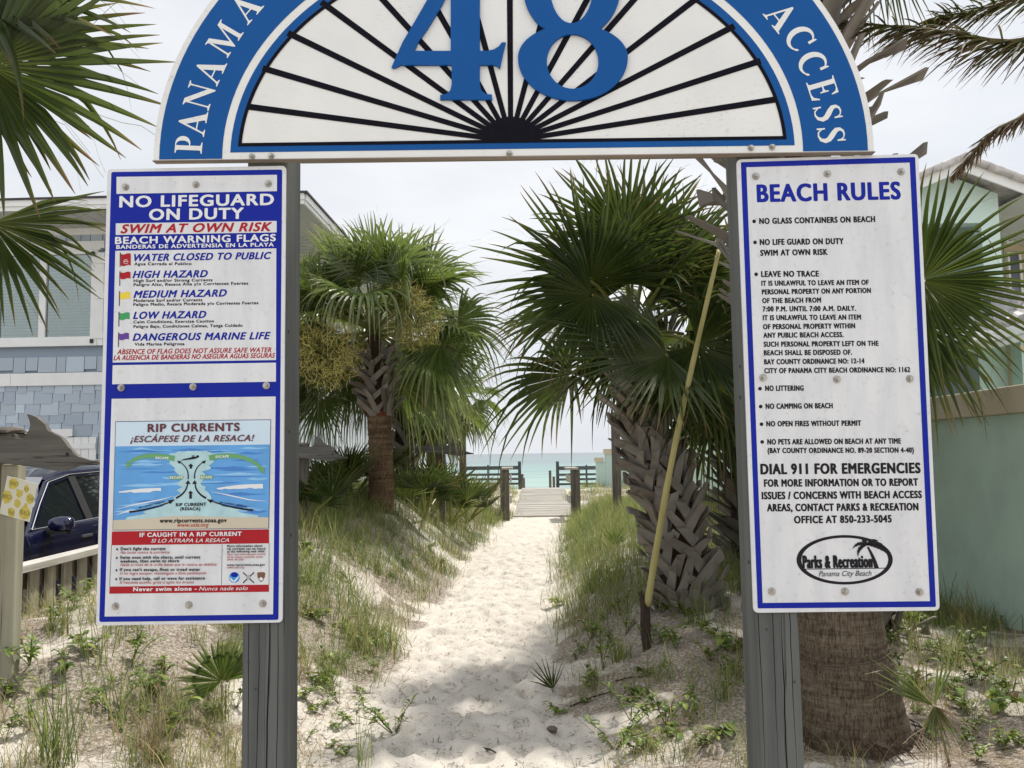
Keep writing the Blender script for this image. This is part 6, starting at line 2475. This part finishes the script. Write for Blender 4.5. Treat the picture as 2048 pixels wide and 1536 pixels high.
kinds = [weed_mesh(1, 46, .12, .055, .024), weed_mesh(2, 30, .09, .06, .036, .4), weed_mesh(3, 70, .16, .05, .016, .6), weed_mesh(4, 22, .07, .07, .042, .3)]
protos = []
WEEDS = [(100, 1262), (180, 1305), (262, 1335), (300, 1395), (350, 1478), (640, 1245), (690, 1262), (722, 1290), (650, 1372), (700, 1170), (790, 1157), (812, 1137), (870, 1132), (700, 1112), (612, 1232), (738, 1300), (790, 1470), (622, 1102), (150, 1212), (165, 1190), (230, 1432), (330, 1350), (60, 1330), (20, 1400), (60, 1460),
         (610, 1400), (640, 1330), (605, 1165), (660, 1130), (860, 1100), (1116, 1212), (1190, 1100), (1225, 1160), (1158, 1310), (1240, 1232), (1205, 1340), (1312, 1290), (1370, 1232), (1402, 1262), (1352, 1300), (1290, 1352), (1265, 1400), (1420, 1322), (1390, 1412), (1110, 1432), (1262, 1442), (1332, 1452), (1400, 1500),
         (1442, 1480), (1330, 1230), (1782, 1292), (1832, 1252), (1862, 1302), (1900, 1382), (1932, 1302), (1962, 1362), (2002, 1422), (2022, 1392), (1852, 1382), (1992, 1255), (2005, 1502), (1925, 1420), (1170, 1370), (1230, 1500), (1290, 1500), (1450, 1300), (1470, 1350), (1180, 1280), (1940, 1480), (1800, 1330)]
rw_ = np.random.RandomState(90)
for k in range(80):
    WEEDS.append((rw_.choice([rw_.uniform(0, 480), rw_.uniform(600, 800), rw_.uniform(1130, 1480), rw_.uniform(1770, 2048)]), rw_.uniform(1240, 1530)))
for i, (px, py) in enumerate(WEEDS):
    p_ = ground_at(px, py)
    k = int(rw_.choice(4, p=[.4, .2, .3, .1]))
    if px < 595:
        lab, grp = 'low green leafy weed in the sand left of the left sign post', 'weeds left of the left post'
    elif px < 1000:
        lab, grp = 'low green leafy weed on the sandy bank left of the path', 'weeds on the left bank'
    elif px < 1490:
        lab, grp = 'low green leafy weed on the sandy slope right of the path', 'weeds on the right slope'
    else:
        lab, grp = 'low green leafy weed between the thick palm trunk and the green wall', 'weeds by the green wall'
    if not any(q[0] == k for q in protos):
        kinds[k].v = [v_ for v_ in kinds[k].v]
        o = kinds[k].build('leafy_weed', M_LEAF)
        protos.append((k, o))
    else:
        o = [q[1] for q in protos if q[0] == k][0].copy()
        C.objects.link(o)
    o.location = tuple(p_)
    s_ = rw_.uniform(.7, 1.3) * (1.05 if i < 68 else .62)
    o.scale = (s_, s_, s_ * rw_.uniform(.8, 1.2))
    o.rotation_euler = (rw_.normal(0, .12), rw_.normal(0, .12), rw_.uniform(0, 6.28))
    tag(o, lab, 'weed', grp)


# palmettos: fans straight out of the ground
def palmetto(label, px, py, Y, n, h, L, seed, mat_=None, group='saw palmettos under the ringed palm', fans=None, up=.75):
    r = np.random.RandomState(seed)
    p_ = ground_at(px, py) if Y is None else at(px, py, Y)
    p_[2] = float(gz(p_[0], p_[1]))
    o = thing('palmetto', label, 'palmetto', p_, group)
    for i in range(n):
        az = r.uniform(0, 6.28)
        d = unit([math.cos(az) * .8, math.sin(az) * .8, up + r.uniform(-.2, .5)])
        hub = p_ + d * h * r.uniform(.7, 1.2)
        nr = np.array([-math.cos(az), -math.sin(az), .5]) + r.normal(0, .2, 3)
        frond(o, p_ + [0, 0, .02], hub, nr, L * r.uniform(.8, 1.1), mat_ or M_FROND, rg=r, nseg=22, spread=3.3, droop=.06, dip=-.1, limp=.02, sag=.02)
    return o


for i, a in enumerate(((640, 1000, 11.0, 7, .55, .62), (705, 985, 12.4, 7, .6, .6), (850, 985, 12.6, 8, .65, .62), (900, 980, 14.0, 7, .75, .6), (612, 985, 9.8, 5, .5, .55), (935, 975, 15.5, 6, .6, .55))):
    labs = ['saw palmetto left of the ringed trunk, below the middle dolphin', 'saw palmetto directly behind the ringed trunk on its left', 'saw palmetto right of the ringed trunk at the booted palm', 'dark saw palmetto below the farthest dolphin', 'low saw palmetto beside the left sign post', 'saw palmetto nearest the boardwalk on the left']
    palmetto(labs[i], a[0], a[1], a[2], a[3], a[4], a[5], 200 + i)
r = np.random.RandomState(301)
pb = ground_at(443, 1445)
o = thing('palmetto', 'small bright green fan palmetto seedling left of the left sign post', 'palmetto', pb)
hb = at(444, 1362, pb[1])
frond(o, pb, hb, cam_dir(.15, .35, 1), .255, M_FROND2, axis=cam_dir(-.35, .9, .1), rg=r, nseg=22, spread=3.5, droop=.03, fold=.1, tj=.62, limp=0, sag=.0, thin=.28)
hb = at(452, 1368, pb[1] + .02)
frond(o, pb + [.02, 0, 0], hb, cam_dir(-.5, .2, .8), .30, M_FROND2, axis=cam_dir(.35, .95, -.1), rg=r, nseg=12, spread=1.0, droop=.0, fold=.05, tj=.6, limp=0, sag=.0, thin=.28)
pb = ground_at(1106, 1384)
o = thing('palmetto', 'tiny palmetto sprout with stiff narrow blades at the right edge of the path', 'palmetto', pb)
frond(o, pb - [0, 0, .02], pb + [0, 0, .02], cam_dir(0, .2, 1), .24, M_FROND, axis=cam_dir(-.5, .8, .1), rg=r, nseg=7, spread=1.1, droop=.0, fold=.05, tj=.3, limp=0, sag=.0, thin=.2)
frond(o, pb - [0, 0, .02], pb + [0, 0, .02], cam_dir(0, .2, 1), .2, M_FROND, axis=cam_dir(.3, .9, .1), rg=r, nseg=3, spread=.4, droop=.0, fold=.05, tj=.3, limp=0, sag=.0, thin=.2)
pb = ground_at(1225, 1110)
o = thing('palmetto', 'small palmetto fan in the grass left of the booted palm', 'palmetto', pb)
frond(o, pb, pb + [.02, 0, .1], cam_dir(0, .2, 1), .33, M_FROND2, axis=cam_dir(.2, .95, .1), rg=r, nseg=16, spread=1.7, droop=.02, fold=.1, limp=0, sag=0, thin=.35)
pb = ground_at(812, 1012)
o = thing('palmetto', 'light green palmetto fan at the foot of the ringed palm on its right', 'palmetto', pb)
frond(o, pb, pb + [.0, 0, .12], cam_dir(0, .2, 1), .62, M_FROND2, axis=cam_dir(.1, .95, .1), rg=r, nseg=24, spread=2.4, droop=.02, fold=.1, limp=0, sag=0, thin=.35)
# drooping, half dead palmetto in the lower right corner
pb = ground_at(1900, 1535)
o = thing('palmetto', 'drooping half dead palmetto shoot with straw coloured blades right of the thick trunk', 'palmetto', pb)
hb = at(1868, 1412, pb[1])
frond(o, pb, hb, cam_dir(.1, .5, 1), .27, M_STRAW, axis=cam_dir(.2, -.9, .1), rg=r, nseg=16, spread=1.9, droop=.35, fold=.1, limp=.3, sag=0, thin=.35, tj=.2)
frond(o, pb, hb, cam_dir(.1, .5, 1), .25, M_FROND2, axis=cam_dir(.1, -.9, .2), rg=r, nseg=7, spread=1.2, droop=.3, fold=.1, limp=.3, sag=0, petiole=False, tj=.2)
frond(o, pb, hb, cam_dir(.1, .5, 1), .40, M_FROND2, axis=cam_dir(-.8, .55, .1), rg=r, nseg=6, spread=.5, droop=.05, fold=.1, limp=0, sag=0, petiole=False)
frond(o, pb, hb, cam_dir(.3, .3, 1), .36, M_FROND2, axis=cam_dir(.25, .95, .1), rg=r, nseg=4, spread=.35, droop=.02, fold=.1, limp=0, sag=0, petiole=False)

# stone on the sand
pb = ground_at(1104, 1462)
mb = MB()
V, F = [], []
rr = np.random.RandomState(4)
for i in range(6):
    for j in range(9):
        a, b_ = math.pi * i / 5, 2 * math.pi * j / 9
        V.append(pb + np.array([.034 * math.sin(a) * math.cos(b_), .026 * math.sin(a) * math.sin(b_), .02 * math.cos(a) + .006]) * (1 + .15 * rr.randn()))
for i in range(5):
    for j in range(9):
        F.append((i * 9 + j, (i + 1) * 9 + j, (i + 1) * 9 + (j + 1) % 9, i * 9 + (j + 1) % 9))
V = np.array(V)
V = pb + (V - pb) if False else V
mb.add(V, F)
st_ = mb.build('stone', paint('brown_stone', (.13, .105, .085), .9, .3, 40))
tag(st_, 'small brown stone on the sand at the lower right of the path', 'stone')
# fallen sticks
for (x0, y0, x1, y1, lab) in ((1230, 1365, 1290, 1355, 'thin grey stick on the right slope below the tufts'), (962, 1498, 998, 1512, 'short dark twig on the shaded sand near the bottom'), (1140, 1415, 1230, 1385, 'long thin green stick lying on the right slope')):
    a, b_ = ground_at(x0, y0), ground_at(x1, y1)
    mb = MB()
    mb.tube([a + [0, 0, .006], (a + b_) / 2 + [0, 0, .015], b_ + [0, 0, .006]], [.005, .005, .003], 6)
    tag(mb.build('stick', M_TWIG), lab, 'stick')
